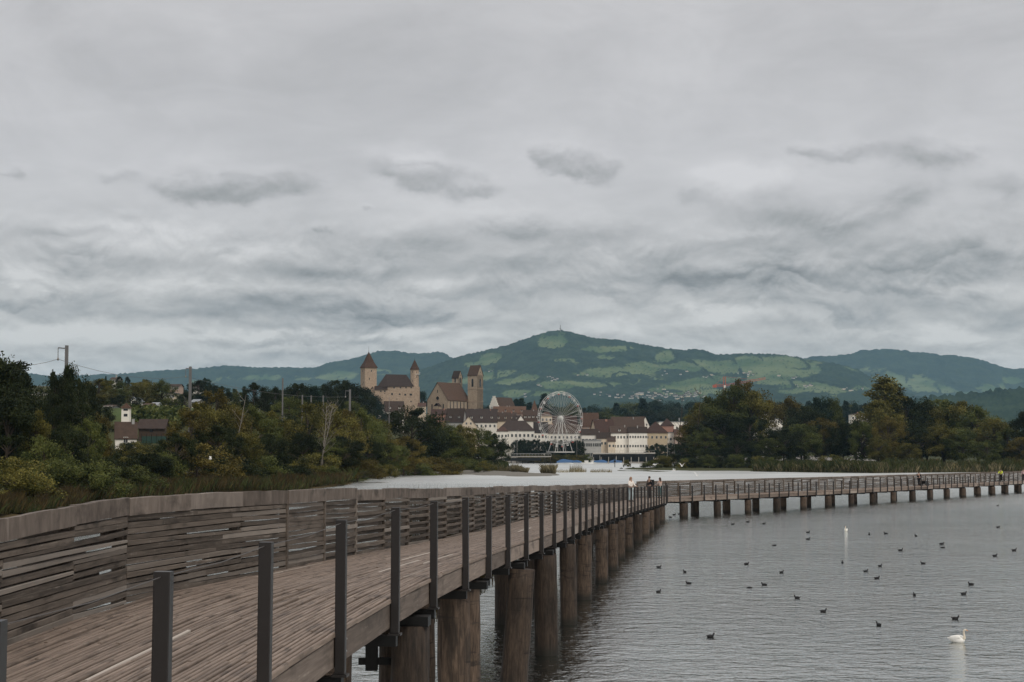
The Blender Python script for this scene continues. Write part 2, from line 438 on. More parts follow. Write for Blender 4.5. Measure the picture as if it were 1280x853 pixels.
def lake_mat():
    m, nt, b = new_mat('lake_water')
    o = coord(nt)
    b.inputs['Base Color'].default_value = (.012, .018, .018, 1)
    b.inputs['IOR'].default_value = 1.333
    b.inputs['Roughness'].default_value = .05
    dist = nt.nodes.new('ShaderNodeVectorMath'); dist.operation = 'LENGTH'; nt.links.new(o, dist.inputs[0])
    d = E(nt, dist.outputs['Value'])
    big = noise(nt, mapping(nt, o, (.035, .05, 1)), 1.0, 3)
    w1 = noise(nt, mapping(nt, o, (.9, 1.2, 1)), 1.0, 3, .55, .6)
    w2 = noise(nt, mapping(nt, o, (2.6, 3.0, 1), (3, 9, 0)), 1.0, 3, .6, .5)
    w3 = noise(nt, mapping(nt, o, (5.0, 8.0, 1), (7, 1, 0)), 1.0, 2, .6)
    h = (w1 * .080 + w2 * .050 + w3 * .010) * (big.ss(.3, .7) * .5 + .6) * (1.0 - d.ss(200, 600) * .4)
    rgh = d.ss(90, 420) * .24 + .07
    nt.links.new(rgh.v, b.inputs['Roughness'])
    bump(nt, b, h, 1.0, 1.0)
    gl = nt.nodes.new('ShaderNodeBsdfGlossy'); gl.inputs['Color'].default_value = (.90, .90, .86, 1)      # extra mirror reflection mixed in to brighten the water, stronger farther out
    nt.links.new(rgh.v, gl.inputs['Roughness']); nt.links.new(b.inputs['Normal'].links[0].from_socket, gl.inputs['Normal'])
    mx = nt.nodes.new('ShaderNodeMixShader')
    streak2 = noise(nt, mapping(nt, o, (.006, .013, 1), (2, 3, 0)), 1.0, 5, .65, .5)
    streak = noise(nt, mapping(nt, o, (.012, .075, 1), (5, 5, 0)), 1.0, 5, .6, .5)
    nt.links.new(((d.ss(60, 420) * .20 + .74) * (streak * .5 + .74) * (streak2 * .7 + .62)).v, mx.inputs[0])
    nt.links.new(b.outputs[0], mx.inputs[1]); nt.links.new(gl.outputs[0], mx.inputs[2]); nt.links.new(mx.outputs[0], nt.nodes['Material Output'].inputs['Surface'])
    return m
M_lake = lake_mat()

# ------------------------------------------------------------------ land
def shore(px, py): w = W(px, py, 0); return (w.x, w.y)
LEFT = [(-260, 60), shore(-90, 668), shore(0, 652), shore(80, 637), shore(150, 626), shore(225, 622), shore(300, 617), shore(370, 613),
        shore(430, 607.5), shore(472, 597), shore(500, 593.6), shore(552, 591.6), shore(611, 591.5), shore(632, 590.4), shore(634, 587), shore(626, 583.5),
        (XP(632, 1100), 1100), (XP(640, 1166), 1166), (XP(760, 1168), 1168), (XP(872, 1168), 1168), (300, 1168), (900, 1168), (5000, 1168), (5000, 30000), (-5000, 30000), (-5000, 60)]
RIGHT = [shore(806, 586.6), shore(835, 588.2), shore(870, 588.8), shore(925, 588.6), shore(962, 590), shore(1030, 591), shore(1090, 591.6), shore(1150, 591), shore(1280, 590), shore(1450, 590),
         (900, 470), (900, 1200), (XP(870, 1200), 1200), (XP(850, 900), 900), (XP(812, 720), 720)]
BAR = [shore(560, 592.5), shore(600, 594.2), shore(650, 596), shore(690, 595.4), shore(702, 594), shore(690, 592.3), shore(655, 591), shore(632, 589)]
ISLET = [shore(771, 588.5), shore(783, 589.2), shore(796, 588.6), shore(797, 586.6), shore(788, 586), shore(776, 586.4)]
ROCKS = [shore(796, 589.3), shore(830, 590.2), shore(850, 590), shore(835, 589.2), shore(812, 588.6)]
def sdf(x, y, poly):
    d = np.full(x.shape, 1e9); ins = np.zeros(x.shape, bool)
    n = len(poly)
    for i in range(n):
        ax, ay = poly[i]; bx, by = poly[(i + 1) % n]
        ex, ey = bx - ax, by - ay
        t = np.clip(((x - ax) * ex + (y - ay) * ey) / (ex * ex + ey * ey + 1e-9), 0, 1)
        d = np.minimum(d, np.hypot(x - ax - t * ex, y - ay - t * ey))
        c = (ay > y) != (by > y)
        with np.errstate(divide='ignore', invalid='ignore'):
            xi = (bx - ax) * (y - ay) / (by - ay) + ax
        ins ^= c & (x < xi)
    return np.where(ins, d, -d)
def gau(x, y, cx, cy, a, sx, sy): return a * np.exp(-((x - cx) / sx) ** 2 - ((y - cy) / sy) ** 2)
def ground_z(x, y):
    x = np.asarray(x, float); y = np.asarray(y, float)
    sl = sdf(x, y, LEFT); sr = sdf(x, y, RIGHT)
    sd = np.maximum(sl, sr) + (vnoise(x * .12, y * .12, 3) - .5) * 5
    town = np.clip((y - 1150) / 20, 0, 1)
    z = np.clip(sd / 5, -2.2, .55 + 1.9 * town)
    z = np.maximum(z, np.clip((sdf(x, y, BAR) + (vnoise(x * .3, y * .2, 5) - .5) * 3) / 10, -2.2, .35))
    z = np.maximum(z, np.clip(sdf(x, y, ISLET) / 4, -2.2, .9))
    z = np.maximum(z, np.clip((sdf(x, y, ROCKS) + (vnoise(x * .3, y * .3, 8) - .5) * 4) / 6, -2.2, .25))
    inn = np.clip(sl / 70, 0, 1); inn = inn * inn * (3 - 2 * inn)
    b = gau(x, y, -190, 950, 34, 170, 240) + 17 / (1 + np.exp(-(y - 465) / 28)) * np.exp(-((x + 105) / 90) ** 2) * np.exp(-(np.maximum(y - 560, 0) / 120) ** 2) + gau(x, y, -330, 700, 26, 150, 300)
    b = b + gau(x, y, -72, 1350, 33, 115, 110) + gau(x, y, -30, 1560, 8, 400, 200)
    b = b + np.clip((y - 1400) / 3500, 0, 1) * 22
    return z + inn * b
def gz(x, y): return float(ground_z(np.array([float(x)]), np.array([float(y)]))[0])
xs = np.unique(np.concatenate([np.arange(-5200, -700, 300), np.arange(-700, 700, 9), np.arange(700, 5200, 300)])).astype(float)
ys = np.unique(np.concatenate([np.arange(62, 760, 7), np.arange(760, 1160, 16), np.arange(1160, 1190, 4), np.arange(1190, 1700, 16), np.arange(1700, 10400, 300)])).astype(float)
GX, GY = np.meshgrid(xs, ys)
GZ = ground_z(GX, GY)
GZ = np.where((np.abs(GX) > 700) & (GY < 1168) & (GX > 0) & (GX > 900), -2.2, GZ)
gpx, gpy = proj(GX, GY, GZ)
field = np.clip(1.6 - np.hypot((gpx - 195) / 50, (gpy - 517) / 9), 0, 1) * ((GY > 400) & (GY < 620)) + np.clip(1.5 - np.hypot((gpx - 165) / 40, (gpy - 484) / 7), 0, 1) * ((GY > 620) & (GY < 1000))
paved = ((GY > 1160) & (GY < 1420) & (np.abs(GX) < 260) & (GZ < 5)).astype(float)
sand = np.clip((sdf(GX, GY, BAR) + 14) / 10, 0, 1)
brown = np.clip(1 - (sdf(GX, GY, LEFT) - 6) / 20, 0, 1) * (GY < 330)
ground = link('ground', grid_mesh('ground', GX, GY, GZ, {'field': field, 'paved': np.maximum(paved, sand * .8), 'brown': brown}, M_ground)); tag(ground, kind='structure')
lake = MB().poly([(-3200, -900, 0), (3200, -900, 0), (3200, 1400, 0), (-3200, 1400, 0)], [(0, 1, 2, 3)]).build('lake', M_lake); tag(lake, kind='structure')
bed = MB().poly([(-3300, -1000, -3), (3300, -1000, -3), (3300, 1500, -3), (-3300, 1500, -3)], [(0, 1, 2, 3)]).build('lake_bed', plain('lake_bed', (.03, .03, .02))); tag(bed, kind='structure')

# ------------------------------------------------------------------ far hills
def hill(name, sil, D1, D0, back, z0, rows, step, meadows, seed, relief=60, mthr=.5, mbias=0.0, tree=10, power=1.0):
    px = np.arange(sil[0][0], sil[-1][0] + .1, step)
    py = np.interp(px, [s[0] for s in sil], [s[1] for s in sil])
    zr = np.array([P(a, b, D1).z for a, b in zip(px, py)])
    r = np.concatenate([np.linspace(0, 1, rows), 1 + np.linspace(.02, 1, 12) * back])
    Rr, PX = np.meshgrid(r, px, indexing='ij')
    D = D0 + (D1 - D0) * Rr
    X = (PX - 640) / F * D * 1.0024; Y = D.copy()
    ZR = np.broadcast_to(zr, X.shape)
    rr = np.clip(Rr, 0, 1)
    shape = (rr ** power) * (1 - .18 * np.sin(rr * math.pi))
    Z = z0 + (ZR - z0) * shape
    env = np.clip(rr * (1 - rr) * 4, 0, 1)
    Z = Z + (fbm(X / 1100, Y / 1500, seed, 4) - .5) * relief * 2.6 * env
    Z = Z + (fbm(X / 300, Y / 420, seed + 9, 3) - .5) * relief * .9 * env
    Z = np.where(Rr > 1, ZR * np.clip(1 - (Rr - 1) / max(back, .01) * 1.0, 0, 1) + z0 * .5, Z)
    qx, qy = proj(X, Y, Z)
    mf = np.full(X.shape, mbias) + (fbm(X / 300, Y / 600, seed + 20, 5) - .5) * 1.9 * (.45 + .55 * (1 - rr))
    for (mx, my, sx, sy, wt) in meadows:
        mf = mf + wt * np.exp(-(((qx - mx) / (sx * 1.25)) ** 2 + ((qy - my) / (sy * 1.25)) ** 2) ** 1.5)
    mf = mf + (fbm(X / 120, Y / 260, seed + 31, 4) - .5) * 1.1 - .75 * (np.abs(vnoise(X / 190, Y / 420, seed + 40) - .5) < .035)
    mead = np.clip((mf - mthr) * 2.3 + .5, 0, 1)
    trees_ = np.random.RandomState(seed + 1).rand(*X.shape)
    mead = np.clip(mead - .7 * (trees_ > .93 - .04 * rr), 0, 1)
    mead = np.where(Rr > 1.0, mead * .3, mead)
    rg = np.random.RandomState(seed)
    fz = rg.rand(*X.shape) * tree * (1 - mead) + tree * .8 * (1 - mead)
    Z = Z + np.where(Rr <= 1.02, fz, 0)
    o = link(name, grid_mesh(name, X, Y, Z, {'meadow': mead}, M_hill, True)); tag(o, kind='structure')
    return X, Y, Z, qx, qy, mead
MAIN = [(330, 520), (400, 500), (470, 482), (530, 464), (560, 453), (578, 447), (611, 440), (640, 432), (655, 426.5), (671, 421), (685, 416.5), (700, 415), (712, 417), (725, 421), (743, 425.5),
        (774, 427.5), (795, 432), (820, 436), (840, 439), (854, 440.5), (867, 439), (882, 441), (893, 446), (911, 445.5), (935, 444.5), (960, 445), (986, 447), (1012, 452), (1032, 455), (1050, 458), (1071, 464),
        (1086, 474), (1110, 487), (1150, 500), (1200, 512), (1280, 522)]
mead_main = [(692, 430, 13, 5, 1.0), (762, 438, 30, 4, .95), (760, 447.5, 14, 3.5, .8), (770, 466.5, 26, 3.5, .9), (815, 459, 34, 6, .8), (835, 447, 14, 5, .75), (868, 458, 30, 5, .75), (930, 459, 40, 8, .95), (985, 459, 36, 11, 1.1),
             (664, 475, 13, 5, .6), (697, 482, 18, 5, .95), (742, 483, 26, 3.5, .8), (880, 479, 22, 5, .9), (940, 478, 40, 5, .6), (613, 449, 11, 5, .9), (590, 457, 16, 4, .6), (618, 476, 28, 6, 1.1), (640, 466, 8, 3, .5), (648, 494, 24, 4, .7), (560, 480, 22, 4, .4),
             (1000, 484, 40, 5, .7), (780, 492, 60, 4, .5), (890, 493, 50, 4, .5), (1060, 488, 24, 4, .8), (700, 452, 20, 3, .35), (725, 470, 14, 3, .35), (690, 494, 18, 4, .5)]
HX, HY, HZ, Hqx, Hqy, Hm = hill('hill', MAIN, 9400, 5600, .35, 25, 190, 1.9, mead_main, 11, 55, .52, .18, 9, 1.05)
LEFTR = [(-140, 470), (-40, 469), (20, 468), (40, 470), (64, 473.5), (110, 472), (140, 471), (168, 469), (193, 467), (232, 465), (258, 462.5), (284, 460), (320, 462.5), (351, 462), (395, 463), (410, 457), (431, 453), (449, 450), (460, 445.5), (472, 442), (486, 441.5), (500, 442.5), (513, 444.5), (524, 445.5), (536, 444),
         (547, 443), (556, 445), (565, 450), (590, 462), (640, 480), (700, 500)]
hill('hill', LEFTR, 12500, 9000, .4, 30, 80, 3.0, [(350, 474, 60, 4, .6), (440, 470, 30, 5, .55), (490, 466, 20, 4, .4), (540, 485, 30, 5, .5), (230, 478, 50, 4, .5)], 37, 55, .55, .10, 13)
RIGHTR = [(880, 500), (960, 470), (1000, 452), (1017, 448.5), (1045, 447.5), (1063, 445), (1076, 441), (1092, 439.5), (1120, 440), (1132, 441), (1140, 443), (1160, 444), (1179, 447), (1192, 447), (1205, 449), (1218, 450.5), (1232, 454), (1244, 459), (1257, 463), (1267, 464.5), (1280, 462.5), (1320, 458), (1400, 470)]
hill('hill', RIGHTR, 13200, 9800, .4, 30, 90, 3.0, [(1135, 478, 20, 6, .9), (1240, 488, 24, 6, .9), (1262, 476, 14, 5, .8), (1092, 477, 12, 4, .6), (1190, 450, 18, 2.5, .35), (1160, 490, 24, 3, .5), (1205, 468, 20, 4, .3)], 53, 60, .55, .10, 13)
NEARR = [(1090, 522), (1130, 512), (1165, 505), (1200, 502), (1218, 500), (1240, 498), (1262, 495.5), (1280, 493.5), (1330, 488), (1420, 486)]
hill('hill', NEARR, 5200, 4200, .3, 22, 40, 3.0, [], 71, 12, .8, -.1, 14)
# ------------------------------------------------------------------ the footbridge
bridge = empty('wooden_footbridge', (-3.4, 7.0, 0))
tag(bridge, 'long weathered wooden footbridge on oak piles bending away across the lake', 'footbridge')
B0 = bridge.location.copy()
DK = [(-60, 1.76), (12, 1.755), (17, 1.69), (21, 1.69), (27, 1.75), (34, 1.87), (41, 2.0), (49, 2.12), (116, 3.2), (138, 3.5), (175, 3.6), (400, 3.6)]
def deck_z(y): return HC - float(np.interp(y, [a for a, b in DK], [b for a, b in DK]))
# right edge: posts at photo columns; left edge: foot of the boarded wall
RE = [(-22, -3.2), (-10, -2.75), (-6, -2.62), (-2, -2.5), (3.2, -2.32), (6.9, -2.19)]
for pxp, y in ((200, 9.8), (329, 12.9), (424, 16.2), (492, 19.8), (540, 23.4), (580, 27), (609, 30.6), (633, 34.2), (656, 37.8), (675, 41.4), (691, 45), (704.5, 48.6)):
    RE.append((y, XP(pxp, y)))
RE += [(60.5, 2.74), (76.5, 4.62), (100, 7.62), (118, 10.12), (136.8, 12.8)]
ry = [a for a, b in RE]; rx = [b for a, b in RE]
def re_x(y): return float(np.interp(y, ry, rx))
LE = [(-22, -5.9), (-6, -5.2), (6.9, -4.82), (14.9, -4.63), (19.3, -4.5), (22.4, -4.05), (25.6, -3.5), (29.7, -2.98), (35.5, -2.2), (41.7, -1.42), (50, -.5), (60, .45), (70, 1.7), (100, 5.1), (118, 7.55), (138.2, 10.4)]
ly = [a for a, b in LE]; lx = [b for a, b in LE]
def le_x(y): return float(np.interp(y, ly, lx))
post_y = [6.9, 9.8, 12.9, 16.2, 19.8, 23.4, 27, 30.6, 34.2, 37.8, 41.4, 45, 48.6]
y = 48.6
while y < 133: y += 3.6; post_y.append(y)
near_n = [-22, -18.4, -14.8, -11.2, -7.6, -4, -.4, 3.2] + post_y + [136.8]
Rn = [Vector((re_x(y), y, deck_z(y))) for y in near_n]
Ln = [Vector((le_x(y + .3), y + .3, deck_z(y))) for y in near_n]
DIR = Vector((1.0, 1.63, 0)).normalized(); NRM = Vector((-DIR.y, DIR.x, 0))   # far leg
FAR_W = 2.5
farS = [2.4 * i for i in range(1, 68)]
Rf = [Vector((12.8, 136.8, 0)) + DIR * s for s in farS]
for v in Rf: v.z = deck_z(v.y)
Lf = [v + NRM * FAR_W for v in Rf]
Lcorner = Vector((10.4, 138.2, deck_z(138)))
loc = lambda v: Vector(v) - B0

# --- deck planks, laid lengthwise
NP = 50
def plank_mesh(i):
    mb = MB(); q = random.Random(i); Ln_ = 3.56; w = .046; hh = .045
    n = 4; vs = []; mb.tone = q.random()
    for k in range(n + 1):
        x = -Ln_ / 2 + Ln_ * k / n
        a = w / 2 - q.random() * .003; b = w / 2 - q.random() * .003; z = q.uniform(-.004, .003)
        vs += [(x, -a, z - hh), (x, -a, z - .008), (x, -a + .005, z), (x, b - .005, z), (x, b, z - .008), (x, b, z - hh)]
    fs = [(k * 6 + j, (k + 1) * 6 + j, (k + 1) * 6 + j + 1, k * 6 + j + 1) for k in range(n) for j in range(5)]
    fs = [tuple(reversed(f)) for f in fs]
    fs += [(5, 4, 3, 2, 1, 0), tuple(n * 6 + j for j in range(6))]
    mb._add(vs, fs)
    return mb
plank_mb = [plank_mesh(i) for i in range(10)]
plank_me = [m.mesh('deck_plank', M_deck) for m in plank_mb]
stuff = MB()
cnt = 0
start = near_n.index(9.8)
def put_stuff(src, M):
    stuff.tone = rnd.random()
    stuff._add([M @ Vector(v) for v in src.v], src.f)
for s in range(len(near_n) - 1):
    joint = rnd.random()
    for j in range(NP):
        t = (j + .5) / NP
        a = Ln[s].lerp(Rn[s], t); b = Ln[s + 1].lerp(Rn[s + 1], t)
        if j % 3 and s < len(near_n) - 2:      # staggered butt joints
            f3 = (j % 3) / 3; c2 = Ln[s + 2].lerp(Rn[s + 2], t); a, b = a.lerp(b, f3), b.lerp(c2, f3)
        d = b - a; wl = (Ln[s] - Rn[s]).length / NP
        q = rnd.randrange(10); mid = (a + b) / 2 + Vector((0, 0, rnd.uniform(-.006, .006)))
        yaw = math.atan2(d.y, d.x) + rnd.uniform(-.0012, .0012); pit = -math.asin(d.z / d.length); roll = rnd.uniform(-.03, .03)
        sx = (d.length - .012) / 3.56; sy = wl / .0555 * rnd.uniform(.85, .92)
        if s >= start and cnt < 299:
            o = link('deck_plank', plank_me[q], bridge, loc(mid), (roll, pit, yaw), (sx, sy, 1)); cnt += 1
        elif near_n[s] < 118 or j % 1 == 0:
            M = Matrix.Translation(loc(mid)) @ Matrix.Rotation(yaw, 4, 'Z') @ Matrix.Rotation(pit, 4, 'Y') @ Matrix.Rotation(roll, 4, 'X') @ Matrix.Diagonal((sx, sy, 1, 1))
            put_stuff(plank_mb[q], M)
# far leg deck
chainR = [Rn[-1]] + Rf; chainL = [Lcorner] + Lf
for s in range(len(chainR) - 1):
    for j in range(40):
        t = (j + .5) / 40
        a = chainL[s].lerp(chainR[s], t); b = chainL[s + 1].lerp(chainR[s + 1], t); d = b - a
        M = Matrix.Translation(loc((a + b) / 2)) @ Matrix.Rotation(math.atan2(d.y, d.x), 4, 'Z') @ Matrix.Rotation(-math.asin(d.z / d.length), 4, 'Y') @ Matrix.Diagonal(((d.length - .01) / 3.56, FAR_W / 40 / .0555, 1, 1))
        put_stuff(plank_mb[rnd.randrange(10)], M)
tag(stuff.build('deck_plank', M_deck, bridge), kind='stuff')

# --- edge beams, joists, posts, brackets, bolts
def beam_part(name, a, b, w, h, mat, up=(0, 0, 1), tone=None):
    a = loc(a); b = loc(b); d = b - a
    mb = MB(); mb.tone = rnd.random() if tone is None else tone
    x0 = -d.length / 2; hw, hh = w / 2, h / 2; c = .012
    prof = [(-hw, -hh), (hw, -hh), (hw, hh - c), (hw - c, hh), (-hw + c, hh), (-hw, hh - c)]
    n = 5; q = random.Random(cntr[0]); cntr[0] += 1
    vs = []
    for k in range(n + 1):
        for (yy, zz) in prof:
            j = .004
            vs.append((x0 + d.length * k / n, yy + q.uniform(-j, j), zz + q.uniform(-j, j)))
    fs = [(k * 6 + j, k * 6 + (j + 1) % 6, (k + 1) * 6 + (j + 1) % 6, (k + 1) * 6 + j) for k in range(n) for j in range(6)]
    fs = [tuple(reversed(f)) for f in fs]
    fs += [tuple(range(6)), tuple(reversed([n * 6 + j for j in range(6)]))]
    mb._add(vs, fs)
    return link(name, mb.mesh(name, mat), bridge, (a + b) / 2, (0, -math.asin(max(-1, min(1, d.z / d.length))), math.atan2(d.y, d.x)))
cntr = [0]
def perp(a, b):
    d = (b - a); d.z = 0; d.normalize()
    return Vector((d.y, -d.x, 0))
for s in range(len(Rn) - 1):
    n_ = perp(Rn[s], Rn[s + 1]); a = Rn[s] - n_ * .09; b = Rn[s + 1] - n_ * .09; d = (b - a).normalized()
    dz = Vector((0, 0, -.205))
    beam_part('edge_beam', a + d * .035 + dz, b - d * .035 + dz, .13, .29, M_beam)
    n2 = perp(Ln[s], Ln[s + 1]); a = Ln[s] + n2 * .09; b = Ln[s + 1] + n2 * .09
    beam_part('edge_beam', a + dz, b + dz, .13, .29, M_beam)
for s in range(len(chainR) - 1):
    a, b = chainR[s], chainR[s + 1]; n_ = perp(a, b); dz = Vector((0, 0, -.19)); d = (b - a).normalized()
    beam_part('edge_beam', a - n_ * .09 + d * .02 + dz, b - n_ * .09 - d * .02 + dz, .13, .28, M_beam)
post_mb = MB(); bw = .05
post_mb.prism([(-bw + .006, -bw), (bw - .006, -bw), (bw, -bw + .006), (bw, bw - .006), (bw - .006, bw), (-bw + .006, bw), (-bw, bw - .006), (-bw, -bw + .006)], -.41, 1.075)
post_mb.box((0, 0, -.425), (.15, .16, .025))
post_me = post_mb.mesh('post', M_post)
bolt_mb = MB()
for z in (-.12, -.24):
    bolt_mb.tube([(-.01, 0, z), (.055, 0, z)], .011, 6); bolt_mb.tube([(.012, 0, z), (.028, 0, z)], .02, 6)
bolt_me = bolt_mb.mesh('bolt', M_bolt)
posts = []
for s, yv in enumerate(near_n):
    if yv not in post_y: continue
    n_ = perp(Rn[max(s - 1, 0)], Rn[min(s + 1, len(Rn) - 1)])
    p = Rn[s] + n_ * .035; yaw = math.atan2(n_.y, n_.x)
    link('post', post_me, bridge, loc(p), (rnd.uniform(-.006, .006), rnd.uniform(-.006, .006), yaw)); posts.append(p)
    if yv < 60:
        d = Rn[min(s + 1, len(Rn) - 1)] - Rn[s]; d.normalize()
        link('bolt', bolt_me, bridge, loc(Rn[s] - n_ * .03 + d * .42 - Vector((0, 0, 0))), (0, 0, yaw))
        if yv > 12 and int(yv * 10) % 3: link('bolt', bolt_me, bridge, loc(Rn[s] - n_ * .03 - d * .16), (0, 0, yaw))
    # steel cross bearer under the deck
    l = Ln[s]; z = Vector((0, 0, -.44))
    a, b = loc(p + n_ * .02 + z - Vector((0, 0, .06))), loc(l + z - Vector((0, 0, .06)))
    MB().bar(a, b, .13, .13).build('cross_bearer', M_black, bridge)
for i, p in enumerate(Rf[:-1]):
    yaw = math.atan2(-NRM.y, -NRM.x)
    link('post', post_me, bridge, loc(p - NRM * .035), (0, 0, yaw), (1, 1, .93))
    if i % 3 == 1: MB().bar(loc(p - Vector((0, 0, .41))), loc(p + NRM * FAR_W - Vector((0, 0, .41))), .16, .16).build('cross_bearer', M_black, bridge)
link('post', post_me, bridge, loc(Rn[-1] + Vector((.03, 0, 0))), (0, 0, .3))
for z, cut in ((1.045, None),):
    mb = MB(); pts = []
    for i, p in enumerate(posts):
        pts.append(loc(p + Vector((0, 0, z))))
        if i < len(posts) - 1: pts.append(loc(p.lerp(posts[i + 1], .5) + Vector((0, 0, z - .022))))
    mb.tube(pts, .0035, 5).build('wire_rope', M_wire, bridge)

# --- oak piles
def pile_mb(i, r, h):
    mb = MB(); q = random.Random(100 + i); n = 22; m = 10; vs = []
    ph = [q.uniform(0, 6.28) for _ in range(3)]
    for k in range(m + 1):
        z = -1.4 + (h + 1.4) * k / m
        for j in range(n):
            a = 2 * math.pi * j / n
            rr = r * (1 + .045 * math.sin(2 * a + ph[0]) + .03 * math.sin(5 * a + ph[1] + z) + .025 * math.sin(9 * a + ph[2]) + .03 * q.uniform(-1, 1)) * (1.03 - .05 * k / m)
            vs.append((rr * math.cos(a), rr * math.sin(a), z))
    fs = [(k * n + j, k * n + (j + 1) % n, (k + 1) * n + (j + 1) % n, (k + 1) * n + j) for k in range(m) for j in range(n)]
    mb._add(vs, fs, 0, True)
    mb.f.append(tuple(m * n + j for j in range(n))); mb.m.append(0); mb.sm.append(False)
    return mb
pcount = [0]
def pile(x, y, h, r, lean=(0, 0)):
    pcount[0] += 1
    mb = pile_mb(pcount[0], r, h)
    return mb.build('pile', M_pile, bridge, Vector((x, y, 0)) - Vector((B0.x, B0.y, 0)), (lean[0], lean[1], rnd.uniform(0, 6)))
rows = [-7, .3, 7.4, 14.8, 22.3, 29.6, 36.6, 43.7, 51.5, 60.4, 68.2, 76.0, 83.7, 91.3, 99, 106.6, 114.2, 121.8, 129.4]
for i, yv in enumerate(rows):
    h = deck_z(yv) - .56; r = rnd.uniform(.25, .30); xr = re_x(yv); xl = le_x(yv + .3)
    lean = (rnd.uniform(-.015, .015), rnd.uniform(-.02, .02))
    if yv == 36.6: lean = (0.0, .075); r = .29
    ox = {22.3: -.16, 29.6: -.48, 36.6: -.02}.get(yv, rnd.uniform(-.12, .05))
    o = pile(xr + ox - (.11 if yv == 36.6 else 0), yv, h, r, (0, 0))
    if yv == 36.6: o.rotation_euler = (0, .07, 0)
    else: o.rotation_euler = (lean[0], lean[1], rnd.uniform(0, 6))
    pile(xl + (-.2 if yv == 29.6 else .05), yv + .2, h, rnd.uniform(.25, .3), (rnd.uniform(-.02, .02), rnd.uniform(-.02, .02)))
    # timber cap over the pile pair
    MB().bar((xr + .12 - B0.x, yv - B0.y, h + .06), (xl - .05 - B0.x, yv + .2 - B0.y, h + .06), .34, .13).build('pile_cap', M_black, bridge)
pile(re_x(29.6) - .28, 30.6, deck_z(30) - .56, .24)
pile(re_x(22.3) - .36, 23.1, deck_z(23) - .56, .26)
# steel hanger below the deck beside the nearest pile pair
hb = MB(); hx, hy = XP(467, 22.6) - B0.x, 22.6 - B0.y; hz = P(467, 838, 22.6).z
hb.box((hx, hy, (hz + 2.9) / 2), (.16, .16, 2.9 - hz)); hb.bar((hx - .18, hy, hz + .12), (hx + .62, hy + .05, hz + .12), .09, .09)
hb.build('hanger', M_black, bridge)
srow = 3.4; i = 0
while srow < 165:
    c = Vector((12.8, 136.8, 0)) + DIR * srow; h = deck_z(c.y) - .48
    for off in (.1, FAR_W - .25):
        q = c + NRM * off
        pile(q.x, q.y, h, rnd.uniform(.30, .37), (rnd.uniform(-.012, .012), rnd.uniform(-.012, .012)))
    a = c - NRM * .12; b = c + NRM * (FAR_W + .1)
    MB().bar((a.x - B0.x, a.y - B0.y, h + .05), (b.x - B0.x, b.y - B0.y, h + .05), .36, .11).build('pile_cap', M_black, bridge)
    srow += 6.76; i += 1

# --- boarded parapet on the far side of the deck
ROWS = 15; WH = 1.205
def board_mb(i, L, h, th, cap=False):
    """hand-split board: edges wander, one end may taper; x along, y thickness, z up"""
    mb = MB(); q = random.Random(500 + i); n = 5; vs = []; mb.tone = q.random()
    tap = q.choice([0, 0, .1, .3, -.2, .05, 0, .45]); bow = q.uniform(-.007, .007); bul = q.uniform(-.006, .012)
    if cap: tap = 0; bow = .004; bul = 0
    for k in range(n + 1):
        u = k / n; x = -L / 2 + L * u
        hh = h * (1 - abs(tap) * (u if tap > 0 else 1 - u)) + q.uniform(-.005, .003)
        zc = bow * math.sin(math.pi * u) - (h - hh) * .5 + q.uniform(-.003, .003); yb = bul * math.sin(math.pi * u) + q.uniform(-.004, .004)
        c = .007
        vs += [(x, yb - th / 2, zc - hh / 2), (x, yb + th / 2, zc - hh / 2), (x, yb + th / 2, zc + hh / 2), (x, yb - th / 2 + c, zc + hh / 2), (x, yb - th / 2, zc + hh / 2 - c)]
    fs = [(k * 5 + (j + 1) % 5, k * 5 + j, (k + 1) * 5 + j, (k + 1) * 5 + (j + 1) % 5) for k in range(n) for j in range(5)]
    fs = [tuple(reversed(f)) for f in fs]
    fs += [tuple(range(5)), tuple(reversed([n * 5 + j for j in range(5)]))]
    fs = [tuple(reversed(f)) for f in fs]
    mb._add(vs, fs)
    return mb
bmb = {1: [board_mb(i, 2.4, .0735, .055) for i in range(16)], 2: [board_mb(60 + i, 4.6, .0735, .055) for i in range(16)]}
bme = {n: [m.mesh('wall_board', M_wall) for m in v] for n, v in bmb.items()}
cmb = [board_mb(40 + i, 2.4, .205, .075, True) for i in range(5)]
cme = [m.mesh('cap_board', M_cap) for m in cmb]
wn = [-20.4, -18, -15.6, -13.2, -10.8, -8.4, -6, -3.6, -1.2, 1.2, 3.6, 6, 8.3, 10.6, 12.8, 15, 17.2, 19.3, 21.4, 23.5, 25.6]
while wn[-1] < 136: wn.append(wn[-1] + 2.4)
Wn = [Vector((le_x(y), y, deck_z(y))) for y in wn]
Wn[-1] = Vector((10.4, 138.2, deck_z(138)))
CORNER = {wn.index(19.3), wn.index(25.6)}
wst = MB(); wcap = MB(); nb = 0; nc = 0
wpost = MB(); wpost.box((0, 0, .45), (.13, .09, 1.42)); wpost_me = wpost.mesh('wall_post', M_wall)
wpost_list = []
def wall_h(y): return WH - .055 * min(2.0, max(0.0, (19.3 - y) / 4.5))
